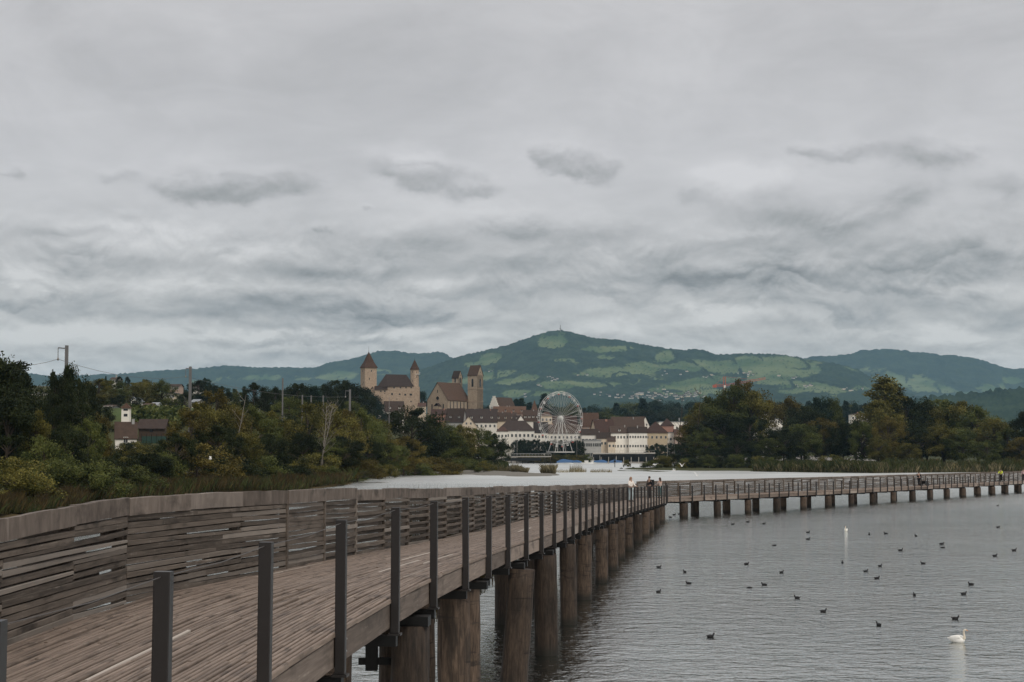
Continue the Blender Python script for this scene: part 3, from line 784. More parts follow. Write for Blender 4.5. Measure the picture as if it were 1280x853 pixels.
def board(a, b, r, H, parts, weave, k, span):
    """one board of row r (ROWS - 1 is the cap) from a to b"""
    global nb, nc
    d = b - a; L_ = d.length; yaw = math.atan2(d.y, d.x); pit = -math.asin(d.z / L_); up = Vector((0, 0, 1)); nn = Vector((-d.y, d.x, 0)).normalized()
    pitch_ = (H - .2) / (ROWS - 1); cap = r == ROWS - 1
    q = rnd.randrange(5 if cap else 16); flip = rnd.random() < .5
    z = (H - .105) if cap else (-.015 + pitch_ * (r + .5) * 1.012)
    side = 0 if cap else (1 if (r + k) % 2 else -1) * weave
    tilt = rnd.uniform(-.0045, .0045) * (1 if span == 2 else 1.6)
    if cap: tilt = rnd.uniform(-.004, .004) * (.15 if weave == 0 else 1) - ((.055 / 4.5) if a.y < 19.2 and a.y > 10 else 0) * (1 if not flip else -1)
    elif r == 0: tilt *= .3
    wv = rnd.uniform(-.5, .5) * (.1 if weave == 0 else 1)
    mid = (a + b) / 2 + up * (z + rnd.uniform(-.005, .005) + (wv * .03 if cap else 0)) + nn * (side + rnd.uniform(-.007, .007) - (.012 if cap else 0))
    Lm = 2.4 if (cap or span == 1) else 4.6
    sx = (L_ - (.004 if cap else .012 if weave == 0 else -.06)) / Lm
    sz = (rnd.uniform(.84, .93) if weave == 0 else rnd.uniform(.90, 1.0)) * pitch_ / .0735 if not cap else 1
    yw = yaw + (math.pi if flip else 0); pt = (-pit if flip else pit) + tilt
    if parts and (cap and nc < 48 or not cap and nb < 299):
        link('cap_board' if cap else 'wall_board', cme[q] if cap else bme[span][q], bridge, loc(mid), (0, pt, yw), (sx, 1, sz))
        if cap: nc += 1
        else: nb += 1
    else:
        M = Matrix.Translation(loc(mid)) @ Matrix.Rotation(yw, 4, 'Z') @ Matrix.Rotation(pt, 4, 'Y') @ Matrix.Diagonal((sx, 1, sz, 1))
        T = wcap if cap else wst; S = cmb[q] if cap else bmb[span][q]
        T.tone = rnd.random(); T._add([M @ Vector(v) for v in S.v], S.f)
for s in range(len(Wn) - 1):
    w = 0 if wn[s] < 25 else min(.035, (wn[s] - 24) * .004)
    n_ = Vector((-(Wn[s + 1] - Wn[s]).y, (Wn[s + 1] - Wn[s]).x, 0)).normalized()
    wpost_list.append((Wn[s] + n_ * (.08 if wn[s] < 25 else .02), math.atan2(n_.y, n_.x)))
    for r in range(ROWS):
        P_ = wn[s] > 9
        WH_ = wall_h((wn[s] + wn[s + 1]) / 2)
        if r == ROWS - 1 or w > 0: board(Wn[s], Wn[s + 1], r, WH_, P_, w, s, 1); continue
        j0 = (r * 7 // 3) % 2                       # staggered joints in the near run
        if (s + j0) % 2 == 0 or s in CORNER or s == 0:
            if s + 1 in CORNER or wn[s + 1] >= 25: board(Wn[s], Wn[s + 1], r, WH_, P_, 0, s, 1)
            else: board(Wn[s], Wn[s + 2], r, WH_, P_, 0, s, 2)
        elif s - 1 in CORNER and (s - 1 + j0) % 2: pass
# second layer of boards on the lake side of the posts, some of them short
for s in range(len(Wn) - 1):
    if not (2 < wn[s] < 25.6): continue
    a, b = Wn[s], Wn[s + 1]; nn = Vector((-(b - a).y, (b - a).x, 0)).normalized()
    for r in range(ROWS - 1):
        u0, u1 = 0, 1
        c_ = rnd.random()
        if c_ < .16: u0 = rnd.uniform(.3, .8)
        elif c_ < .30: u1 = rnd.uniform(.25, .7)
        p, q_ = a.lerp(b, u0) + nn * .135, a.lerp(b, u1) + nn * .135
        z = Vector((0, 0, (WH - .2) / (ROWS - 1) * (r + 1.0 + rnd.uniform(-.12, .12))))
        wst.tone = rnd.random(); wst.bar(loc(p + z), loc(q_ + z + Vector((0, 0, rnd.uniform(-.012, .012)))), .05, .066)
chainL2 = [Wn[-1]] + Lf
for s in range(len(chainL2) - 1):
    for r in range(ROWS): board(chainL2[s], chainL2[s + 1], r, 1.38, False, 0, s, 1)
    wpost_list.append((chainL2[s] - NRM * .055 + Vector((0, 0, .05)), math.atan2(NRM.y, NRM.x)))
tag(wst.build('wall_board', M_wall, bridge), kind='stuff'); tag(wcap.build('cap_board', M_cap, bridge), kind='stuff')
for p, yaw in wpost_list: link('wall_post', wpost_me, bridge, loc(p), (0, 0, yaw))
# ------------------------------------------------------------------ trees
def leaf_cloud(name, cent, nrm, size, tone, seed, elong=1.0, up=0.0):
    """one quad per leaf spray"""
    rg = np.random.RandomState(seed); n = len(cent)
    a = rg.normal(size=(n, 3)); a[:, 2] += up * 2; a /= np.linalg.norm(a, axis=1)[:, None]
    b = rg.normal(size=(n, 3)); b -= a * (a * b).sum(1)[:, None]; b /= np.linalg.norm(b, axis=1)[:, None] + 1e-9
    s = (size * rg.uniform(.55, 1.25, n))[:, None]
    A = a * s * elong; B = b * s * .62
    v = np.stack([cent - A * .5, cent + B * .5, cent + A * .5 + np.cross(a, b) * s * .12, cent - B * .5], 1).reshape(-1, 3).astype(np.float32)
    me = bpy.data.meshes.new(name)
    me.vertices.add(n * 4); me.vertices.foreach_set('co', v.ravel())
    me.loops.add(n * 4); me.loops.foreach_set('vertex_index', np.arange(n * 4, dtype=np.int32))
    me.polygons.add(n); me.polygons.foreach_set('loop_start', (np.arange(n) * 4).astype(np.int32))
    at = me.attributes.new('tone', 'FLOAT', 'POINT'); at.data.foreach_set('value', np.repeat(np.clip(tone, 0, 1), 4).astype(np.float32))
    me.materials.append(L['mid']); me.update()
    return me
def tree_proto(kind, seed):
    """unit-height tree: (trunk mesh, crown mesh)"""
    q = random.Random(seed); rg = np.random.RandomState(seed)
    clumps = []       # (pos, radius)
    tb = MB()
    if kind in ('broad', 'oval', 'airy'):
        nC = {'broad': 66, 'oval': 58, 'airy': 52}[kind]
        w = {'broad': .42, 'oval': .29, 'airy': .33}[kind]; c0 = {'broad': .56, 'oval': .55, 'airy': .58}[kind]; hz = {'broad': .42, 'oval': .45, 'airy': .43}[kind]
        lobes = [(q.uniform(0, 6.28), q.uniform(-.7, .9), q.uniform(.1, .3)) for _ in range(7)]
        for i in range(nC):
            th = q.uniform(0, 6.28); ph = math.asin(q.uniform(-.95, 1)); rr = q.uniform(.35, 1) ** .55
            k = 1 - .15 + sum(l[2] * max(0, math.cos(th - l[0])) ** 3 * max(0, math.cos(ph - l[1])) ** 2 for l in lobes)
            p = Vector((math.cos(th) * math.cos(ph) * w * rr * k, math.sin(th) * math.cos(ph) * w * rr * k, c0 + math.sin(ph) * hz * rr * min(k, 1.02)))
            if p.z < .1: p.z = .1 + q.random() * .12
            clumps.append((p, q.uniform(.055, .105) * (1 if kind != 'airy' else .9)))
        for i in range(5): clumps.append((Vector((q.uniform(-.08, .08), q.uniform(-.08, .08), q.uniform(.86, .96))), q.uniform(.035, .055)))
    elif kind == 'poplar':
        for i in range(54):
            z = .08 + .88 * (i + q.random()) / 54; w = .125 * math.sin(min(1, (z + .12) / .55) * 1.57) * (1 - max(0, z - .55) / .52)
            th = q.uniform(0, 6.28); rr = q.uniform(.3, 1) * w * q.uniform(.6, 1.5)
            clumps.append((Vector((math.cos(th) * rr, math.sin(th) * rr, z)), q.uniform(.03, .06)))
    elif kind == 'conifer':
        for i in range(60):
            z = .10 + .88 * (i / 60); w = .2 * (1 - z) ** .85 + .008
            th = i * 2.4 + q.uniform(-.4, .4); rr = q.uniform(.35, 1.0) * w
            clumps.append((Vector((math.cos(th) * rr, math.sin(th) * rr, z - rr * .25)), .022 + w * .30))
    elif kind == 'bush':
        for i in range(46):
            th = q.uniform(0, 6.28); ph = math.asin(q.uniform(0.0, 1)); rr = q.uniform(.3, 1) ** .5
            clumps.append((Vector((math.cos(th) * math.cos(ph) * .72 * rr, math.sin(th) * math.cos(ph) * .72 * rr, .12 + math.sin(ph) * .8 * rr * q.uniform(.75, 1.05))), q.uniform(.09, .17)))
    # trunk and limbs
    lean = q.uniform(-.03, .03)
    tr = {'poplar': .016, 'conifer': .014, 'bush': .018}.get(kind, .021)
    top = {'bush': .5}.get(kind, .9)
    pts = [(0, 0, -.04), (lean * .3, 0, .15), (lean, q.uniform(-.02, .02), .42), (lean * .6, q.uniform(-.02, .02), .68), (0, 0, top)]
    tb.tube(pts, [tr * 1.35, tr, tr * .75, tr * .45, .003], 7)
    for p, r in clumps[::2]:
        z0 = max(.12, min(p.z - .08, p.z * .72)) if kind != 'conifer' else p.z
        b = Vector((lean * .8 * min(1, z0 / .42), 0, z0)); m = b.lerp(p, .55) + Vector((0, 0, .02 if kind != 'conifer' else -.01))
        tb.tube([b, m, p], [tr * .42, tr * .25, tr * .08], 4, cap=False)
    per = {'broad': 230, 'oval': 230, 'airy': 150, 'poplar': 170, 'conifer': 130, 'bush': 300}[kind]
    size = {'broad': .0235, 'oval': .022, 'airy': .021, 'poplar': .018, 'conifer': .020, 'bush': .033}[kind]
    C = []; T = []
    for p, r in clumps:
        d = rg.normal(size=(per, 3)); d /= np.linalg.norm(d, axis=1)[:, None]
        rad = r * (rg.rand(per) ** .45) * rg.uniform(.8, 1.5, per)
        c = np.array(p)[None] + d * rad[:, None] * np.array([1.1, 1.1, .78])
        C.append(c); T.append(np.full(per, q.random()) * .75 + rg.rand(per) * .3)
    C = np.concatenate(C); T = np.concatenate(T)
    C[:, 2] = np.maximum(C[:, 2], .01)
    return tb.mesh('trunk', M_bark), leaf_cloud('crown', C, None, np.full(len(C), size), T, seed + 5, 1.25 if kind != 'conifer' else 1.6)
PROTO = {k: [tree_proto(k, sd + j * 13) for j in range(n)] for k, n, sd in (('broad', 3, 11), ('oval', 3, 21), ('airy', 2, 31), ('poplar', 2, 41), ('conifer', 2, 51), ('bush', 3, 61))}
def bare_proto(seed, n=26):
    q = random.Random(seed); tb = MB()
    tb.tube([(0, 0, -.03), (.01, 0, .3), (.05, .0, .65), (.075, 0, 1.0)], [.009, .007, .004, .001], 6)
    for i in range(n):
        z = q.uniform(.32, .95); b = Vector((.01 + .06 * z, 0, z)); th = q.uniform(0, 6.28); l = q.uniform(.10, .26) * (1.15 - z * .6)
        e = b + Vector((math.cos(th) * l * .7, math.sin(th) * l * .4, l * .8)); m = b.lerp(e, .5) + Vector((0, 0, -.012))
        tb.tube([b, m, e], [.0026, .0018, .0006], 4, cap=False)
        for j in range(2):
            f = e + Vector((q.uniform(-.05, .05), q.uniform(-.05, .05), q.uniform(.0, .08)))
            tb.tube([m.lerp(e, .5), f], [.0013, .0005], 3, cap=False)
    return tb
SUFFIX = {'broad': 'tree', 'oval': 'tree', 'airy': 'tree', 'poplar': 'poplar_tree', 'conifer': 'fir_tree', 'bush': 'bush'}
tn = [0]
def tree(kind, px, top, Y, mat, label, group=None, wf=1.0, base=None, X=None):
    """tree whose tip shows at photo pixel (px, top), Y metres off, standing on the ground there"""
    x = XP(px, Y); zb = gz(x, Y) if base is None else base
    h = P(px, top, Y).z - zb
    h = max(h, .6)
    tm, cm = PROTO[kind][tn[0] % len(PROTO[kind])]; tn[0] += 1
    o = empty(SUFFIX[kind], (x, Y, zb - .05), rnd.uniform(0, 6.28))
    tag(o, label, 'bush' if kind == 'bush' else 'tree', group)
    w = h * wf * rnd.uniform(.94, 1.06)
    link('trunk', tm, o, sc=(w, w, h))
    c = link('crown', cm, o, sc=(w, w, h))
    c.material_slots[0].link = 'OBJECT'; c.material_slots[0].material = L[mat]
    return o
GL = 'trees and bushes of the near bank'
# near bank, from the frame edge towards the town  (kind, px, top, Y, leaves, width factor, label)
T1 = [
 ('oval', 0, 445, 200, 'dark', .8, 'tall dark tree cut by the frame edge, rising behind the parapet end'),
 ('poplar', 20, 447, 205, 'dark', 1.4, 'dark spire-topped tree second along the near bank'),
 ('oval', 31, 462, 203, 'dark', .42, 'dark tree beside the gap that shows the pale apartment block'),
 ('broad', -20, 470, 196, 'dark', 1.0, 'dark tree mostly outside the frame at the near bank'),
 ('oval', 12, 495, 188, 'dark', .95, 'low dark tree filling the foot of the tall spire-topped tree'),
 ('oval', 71, 461, 232, 'dark', .40, 'dark tree with a ragged top just before the tall railway mast'),
 ('oval', 87, 455, 236, 'dark', .42, 'dark tree whose tip overlaps the tall railway mast'),
 ('broad', 104, 472, 250, 'dark', .40, 'broad dark tree just beyond the tall railway mast'),
 ('broad', 140, 474, 620, 'mid', 1.2, 'green tree rising behind the white garden tower'),
 ('broad', 124, 473, 600, 'olive', 1.2, 'dark tree between the tall railway mast and the garden tower'),
 ('oval', 47, 512, 190, 'olive', .5, 'yellowish small tree below the pale apartment block'),
 ('bush', 58, 535, 186, 'mid', .8, 'yellow-green bush below the dark pair of trees'),
 ('broad', 85, 530, 196, 'dark', .8, 'dark rounded tree below the tall railway mast'),
 ('broad', 112, 522, 215, 'mid', .62, 'mid-green rounded tree to the near side of the brown-roofed cottage'),
 ('oval', 126, 514, 240, 'ochre', .55, 'brownish tree on the near side of the white garden tower'),
 ('bush', 20, 560, 160, 'olive', 1.3, 'olive bush low beneath the dark trees by the frame edge'),
 ('bush', 100, 566, 182, 'mid', 1.4, 'wide green bush at the water under the rounded dark tree'),
 ('bush', 143, 560, 205, 'dark', .9, 'dark bush below the brown-roofed cottage'),
 ('bush', 182, 557, 225, 'dark', .9, 'dark bush under the cottage terrace'),
 ('bush', 205, 558, 232, 'mid', .9, 'green bush in front of the green net fence'),
 ('bush', 168, 577, 205, 'mid', 1.6, 'low green bush by the reeds under the cottage'),
 ('broad', 222, 541, 240, 'dark', .8, 'small dark tree at the foot of the second railway mast'),
 ('airy', 240, 512, 262, 'ochre', 1.0, 'thin yellow-leaved tree hiding the foot of the second railway mast'),
 ('airy', 272, 485, 290, 'ochre', .95, 'tall ochre birch-like tree past the second railway mast'),
 ('broad', 255, 503, 285, 'olive', .9, 'olive tree leaning against the tall ochre birch-like tree'),
 ('oval', 293, 505, 300, 'olive', 1.0, 'olive tree on the far flank of the tall ochre birch-like tree'),
 ('bush', 250, 548, 245, 'ochre', 1.4, 'ochre bush at the foot of the tall ochre birch-like tree'),
 ('bush', 285, 565, 255, 'dark', 1.6, 'dark bush at the waterline below the olive tree'),
 ('broad', 315, 507, 320, 'mid', 1.0, 'rounded green tree before the bare white birch'),
 ('oval', 335, 512, 325, 'olive', 1.0, 'olive-green tree just before the bare white birch'),
 ('bush', 318, 560, 280, 'mid', 1.5, 'green waterside bush before the bare white birch'),
 ('broad', 362, 520, 350, 'dark', 1.0, 'dark tree behind the bare white birch'),
 ('airy', 385, 503, 345, 'olive', .9, 'feathery olive tree just past the bare white birch'),
 ('bush', 355, 562, 300, 'dark', 1.5, 'dark bush at the foot of the bare white birch'),
 ('broad', 410, 505, 360, 'olive', 1.0, 'rounded olive tree in front of the third railway mast'),
 ('oval', 432, 510, 375, 'ochre', 1.0, 'brownish tree in front of the slim railway mast'),
 ('bush', 392, 560, 310, 'olive', 1.5, 'olive bush by the water beyond the bare birch'),
 ('broad', 452, 512, 400, 'mid', .9, 'green tree below the castle keep'),
 ('oval', 470, 520, 420, 'olive', 1.0, 'olive tree before the white house with brown dormers'),
 ('broad', 430, 545, 330, 'dark', 1.2, 'dark round tree near the water below the keep'),
 ('bush', 448, 570, 330, 'ochre', 1.5, 'ochre bush at the bend of the shoreline'),
 ('bush', 415, 580, 305, 'mid', 1.5, 'low green bush at the shoreline behind the parapet'),
 ('broad', 490, 553, 420, 'mid', 1.1, 'low green tree below the timbered gable'),
 ('broad', 517, 509, 470, 'dark', 1.15, 'big dark tree below the castle, beside the white riverside house'),
 ('oval', 535, 524, 480, 'dark', 1.0, 'dark tree on the far side of the big dark tree'),
 ('broad', 505, 545, 430, 'ochre', 1.1, 'ochre tree in front of the big dark tree'),
 ('broad', 552, 528, 500, 'mid', 1.0, 'green tree below the church front'),
 ('oval', 578, 530, 520, 'olive', 1.15, 'olive tree below the church nave'),
 ('oval', 565, 540, 500, 'mid', 1.1, 'smaller green tree between the two trees below the church'),
 ('broad', 598, 535, 540, 'mid', 1.0, 'green tree before the quayside houses'),
 ('oval', 615, 541, 560, 'dark', 1.1, 'dark tree near the end of the bank by the jetty'),
 ('oval', 627, 552, 580, 'dark', 1.0, 'last dark tree on the bank beside the jetty'),
 ('bush', 475, 577, 385, 'olive', 1.6, 'olive bush by the first open water'),
 ('bush', 520, 574, 440, 'mid', 1.6, 'green bush on the shore below the big dark tree'),
 ('bush', 545, 566, 455, 'ochre', 1.5, 'ochre bush on the shore below the church front'),
 ('bush', 575, 570, 480, 'mid', 1.6, 'green bush on the shore below the church nave'),
 ('bush', 605, 574, 500, 'olive', 1.4, 'olive bush at the sandbar root'),
 ('bush', 625, 573, 545, 'dark', 1.4, 'dark bush at the corner of the bank'),
 ('broad', 66, 492, 225, 'dark', .45, 'dark tree low between the apartment gap and the railway mast'),
 ('broad', 95, 500, 228, 'dark', .7, 'dark tree tucked below the broad dark tree'),
 ('broad', 195, 566, 225, 'dark', 1.2, 'small dark tree under the net fence'),
 ('broad', 275, 530, 262, 'dark', 1.0, 'dark tree in front of the tall ochre birch-like tree'),
 ('broad', 300, 538, 275, 'olive', 1.0, 'small olive tree in front of the rounded green tree'),
 ('broad', 340, 542, 300, 'dark', 1.0, 'small dark tree in front of the bare white birch'),
 ('broad', 378, 540, 318, 'dark', 1.1, 'dark tree low beside the bare white birch'),
 ('broad', 405, 545, 325, 'mid', 1.1, 'green tree low in front of the feathery olive tree'),
 ('broad', 462, 548, 395, 'dark', 1.1, 'dark tree low below the white house with dormers'),
]
for kind, px, top, Y, mat, wf, lab in T1: tree(kind, px, top, Y, mat, lab, GL, wf)
tree('broad', 1067, 526, 655, 'dark', 'dark tree covering the foot of the pale house in the gap', 'trees of the wooded island', .9)
tree('bush', 203, 545.5, 408, 'dark', 'dark bush at the far end of the green net fence', GL, 1.3)
# bare white birch
def bare(px, top, Y, mat, lab, n, seed, name='bare_birch', lean=0.0):
    x = XP(px, Y); zb = gz(x, Y); h = P(px, top, Y).z - zb
    o = empty(name, (x, Y, zb)); tag(o, lab, 'tree')
    tb = bare_proto(seed, n); t = link('trunk', tb.mesh('trunk', mat), o, sc=(h, h, h)); t.rotation_euler = (0, lean, 0)
bare(400, 502, 318, M_birch, 'bare leaning white birch standing out against the dark near-bank trees', 26, 5, lean=.10)
bare(404, 503, 321, M_birch, 'second bare white birch stem rising beside the leaning one', 12, 9, lean=-.02)
bare(289, 492, 285, M_birch, 'pale bare branches poking from the tall ochre birch-like tree', 10, 12, lean=.1)
tree('bush', 158, 549, 405, 'dark', 'dark hedge-like bush against the white cottage wall', GL, 1.3); tree('bush', 190, 553.5, 405, 'mid', 'green bush in front of the net fence beside the cottage', GL, 1.3); tree('bush', 172, 549, 400, 'olive', 'olive bush at the corner of the white cottage', GL, 1.2)
tree('broad', 120, 502, 440, 'dark', 'dark tree behind the brownish one near the garden tower', GL, .8); tree('bush', 153, 526, 470, 'olive', 'olive bush at the foot of the garden tower', GL, 1.2)
# trees on the rise behind the near bank
T2 = [
 ('broad', 168, 477, 640, 'olive', 1.0, 'olive tree in front of the green hill meadow'), ('broad', 185, 474, 660, 'olive', .9, 'first of the two rounded trees beside the hill meadow'),
 ('broad', 203, 475, 660, 'mid', .9, 'second of the two rounded trees beside the hill meadow'), ('oval', 150, 470, 900, 'dark', .9, 'dark tree beside the white ridge house'),
 ('oval', 160, 471, 905, 'dark', .8, 'dark round tree on the ridge above the meadow'), ('conifer', 133, 470, 900, 'fir', .9, 'small fir on the ridge before the white ridge house'),
 ('broad', 150, 492, 600, 'dark', 1.2, 'dark tree above the garden tower'), ('broad', 172, 496, 590, 'dark', 1.2, 'dark tree beside the cream vineyard cottage'), ('broad', 196, 500, 585, 'dark', 1.1, 'round dark tree standing over the vineyard wall'),
 ('broad', 222, 498, 600, 'mid', 1.0, 'green tree at the end of the vineyard'), ('broad', 248, 475, 800, 'dark', 1.0, 'dark tree behind the second railway mast'),
 ('broad', 265, 480, 800, 'dark', .9, 'dark tree behind the tall ochre birch-like tree'), ('oval', 258, 472, 850, 'fir', .9, 'blue-green tree above the white hill house'), ('broad', 318, 478, 520, 'dark', .8, 'dark round tree standing above the olive trees'),
 ('broad', 345, 484, 640, 'dark', .9, 'dark tree in front of the thin railway pole'), ('broad', 373, 477, 700, 'dark', .95, 'dark tree just past the thin railway pole'), ('oval', 392, 482, 700, 'fir', .9, 'dark blue-green tree before the big round tree'),
 ('broad', 408, 480, 740, 'dark', .9, 'dark tree touching the big round tree'), ('broad', 429, 473, 760, 'dark', 1.2, 'big round dark tree between railway and castle'), ('broad', 446, 484, 780, 'dark', .9, 'dark tree between the big round tree and the keep'),
 ('oval', 459, 487, 1150, 'fir', 1.1, 'dark evergreen at the foot of the castle keep'), ('oval', 465, 492, 1140, 'fir', 1.0, 'second dark evergreen against the castle wall'), ('oval', 527, 489, 1360, 'fir', 1.0, 'small dark tree between castle and church'),
 ('broad', 300, 490, 560, 'mid', 1.0, 'green tree behind the rounded waterside tree'), ('broad', 332, 492, 560, 'dark', 1.0, 'dark tree behind the olive-green tree'), ('broad', 285, 490, 620, 'dark', 1.0, 'dark tree behind the pale bare branches'),
 ('broad', 362, 496, 500, 'mid', 1.1, 'green tree behind the dark birch backdrop'), ('broad', 388, 498, 520, 'dark', 1.1, 'dark tree behind the feathery olive tree'), ('broad', 232, 490, 700, 'dark', .9, 'dark tree in front of the flat hill building'),
 ('broad', 415, 497, 560, 'dark', 1.1, 'dark tree inland of the rounded olive tree by the third mast'), ('broad', 440, 500, 600, 'mid', 1.1, 'green tree behind the slim railway mast'),
]
for kind, px, top, Y, mat, wf, lab in T2: tree(kind, px, top, Y, mat, lab, 'trees on the rise behind the near bank', wf)
for i in range(26):
    px = 30 + i * 16.5 + rnd.uniform(-5, 5); Y = rnd.uniform(1000, 1250)
    tree(rnd.choice(['broad', 'oval', 'broad', 'conifer']), px, 486 + rnd.uniform(-5, 6) + (6 if px < 60 else 0), Y, rnd.choice(['dark', 'fir', 'mid']), 'distant dark tree in the wooded rise below the far ridge', 'distant trees on the wooded rise', .9)
# wooded belt behind the town
for i in range(64):
    px = 612 + i * 9.0 + rnd.uniform(-4, 4); Y = rnd.uniform(1750, 2100)
    top = np.interp(px, [600, 640, 700, 760, 800, 830, 880, 960, 1100, 1300], [507, 505, 506, 507, 502, 504, 505, 503, 503, 508]) + rnd.uniform(-3, 5)
    kd = rnd.choice(['broad', 'oval', 'broad', 'conifer']); lf = rnd.choice(['dark', 'fir', 'fir', 'mid'])
    tree(kd, px, top, Y, lf, ('pointed dark fir' if kd == 'conifer' else 'lighter green round tree' if lf == 'mid' else 'dark green round tree') + ' in the wooded belt behind the town roofs', 'trees of the wooded belt behind the town', 1.0)
for i in range(40):
    px = 640 + i * 13.5 + rnd.uniform(-6, 6); Y = rnd.uniform(1500, 1700)
    tree(rnd.choice(['broad', 'oval']), px, 512 + rnd.uniform(-3, 4), Y, rnd.choice(['dark', 'fir', 'mid']), 'dark tree low behind the town houses', 'trees low behind the town', 1.2)
for px, top, Y, lab in ((645, 498, 1480, 'first of the two fir trees above the roofs by the big wheel'), (651, 497, 1480, 'second of the two fir trees above the roofs by the big wheel'), (662, 502, 1500, 'small fir tree above the rust turret roof'),
                        (680, 491, 1400, 'tall fir tree behind the big wheel'), (803, 497, 1700, 'tall fir standing out of the wooded belt'), (820, 500, 1720, 'dark fir beside the tall fir in the wooded belt'), (770, 503, 1700, 'rounded fir above the red roofs')):
    tree('conifer', px, top, Y, 'fir', lab, 'fir trees above the town', 1.2)
# clipped plane trees along the quay
for i, px in enumerate([646, 650.5, 655, 660, 667, 673, 684, 688.5, 693, 697.5, 702, 706.5, 711, 715.5, 720, 724.5]):
    tree('broad', px, 550 if px > 680 else 549, 1172, 'dark', 'dark clipped tree in the quayside row under the big wheel' if px > 680 else 'dark clipped tree before the long white quayside house', 'clipped trees along the quay', .62)
for px, top, lab in ((820, 554, 'dark tree below the blue awnings'), (826, 556, 'second dark tree under the yellow house'), (838, 553, 'tree at the end of the quay'), (848, 556, 'tree before the pinkish house'), (858, 552, 'tree where quay meets island'), (812, 557, 'small tree at the foot of the hip-roofed house')):
    tree('broad', px, top, 1174, 'dark', lab, 'trees at the quay end', .9)
for i, px in enumerate([655, 662, 668, 675, 683, 690, 697, 704, 712, 720, 727, 734]):
    tree('bush', px, 566.5, 1169, rnd.choice(['mid', 'olive', 'ochre']), 'low bush on top of the harbour wall', 'bushes on the harbour wall', 1.3)
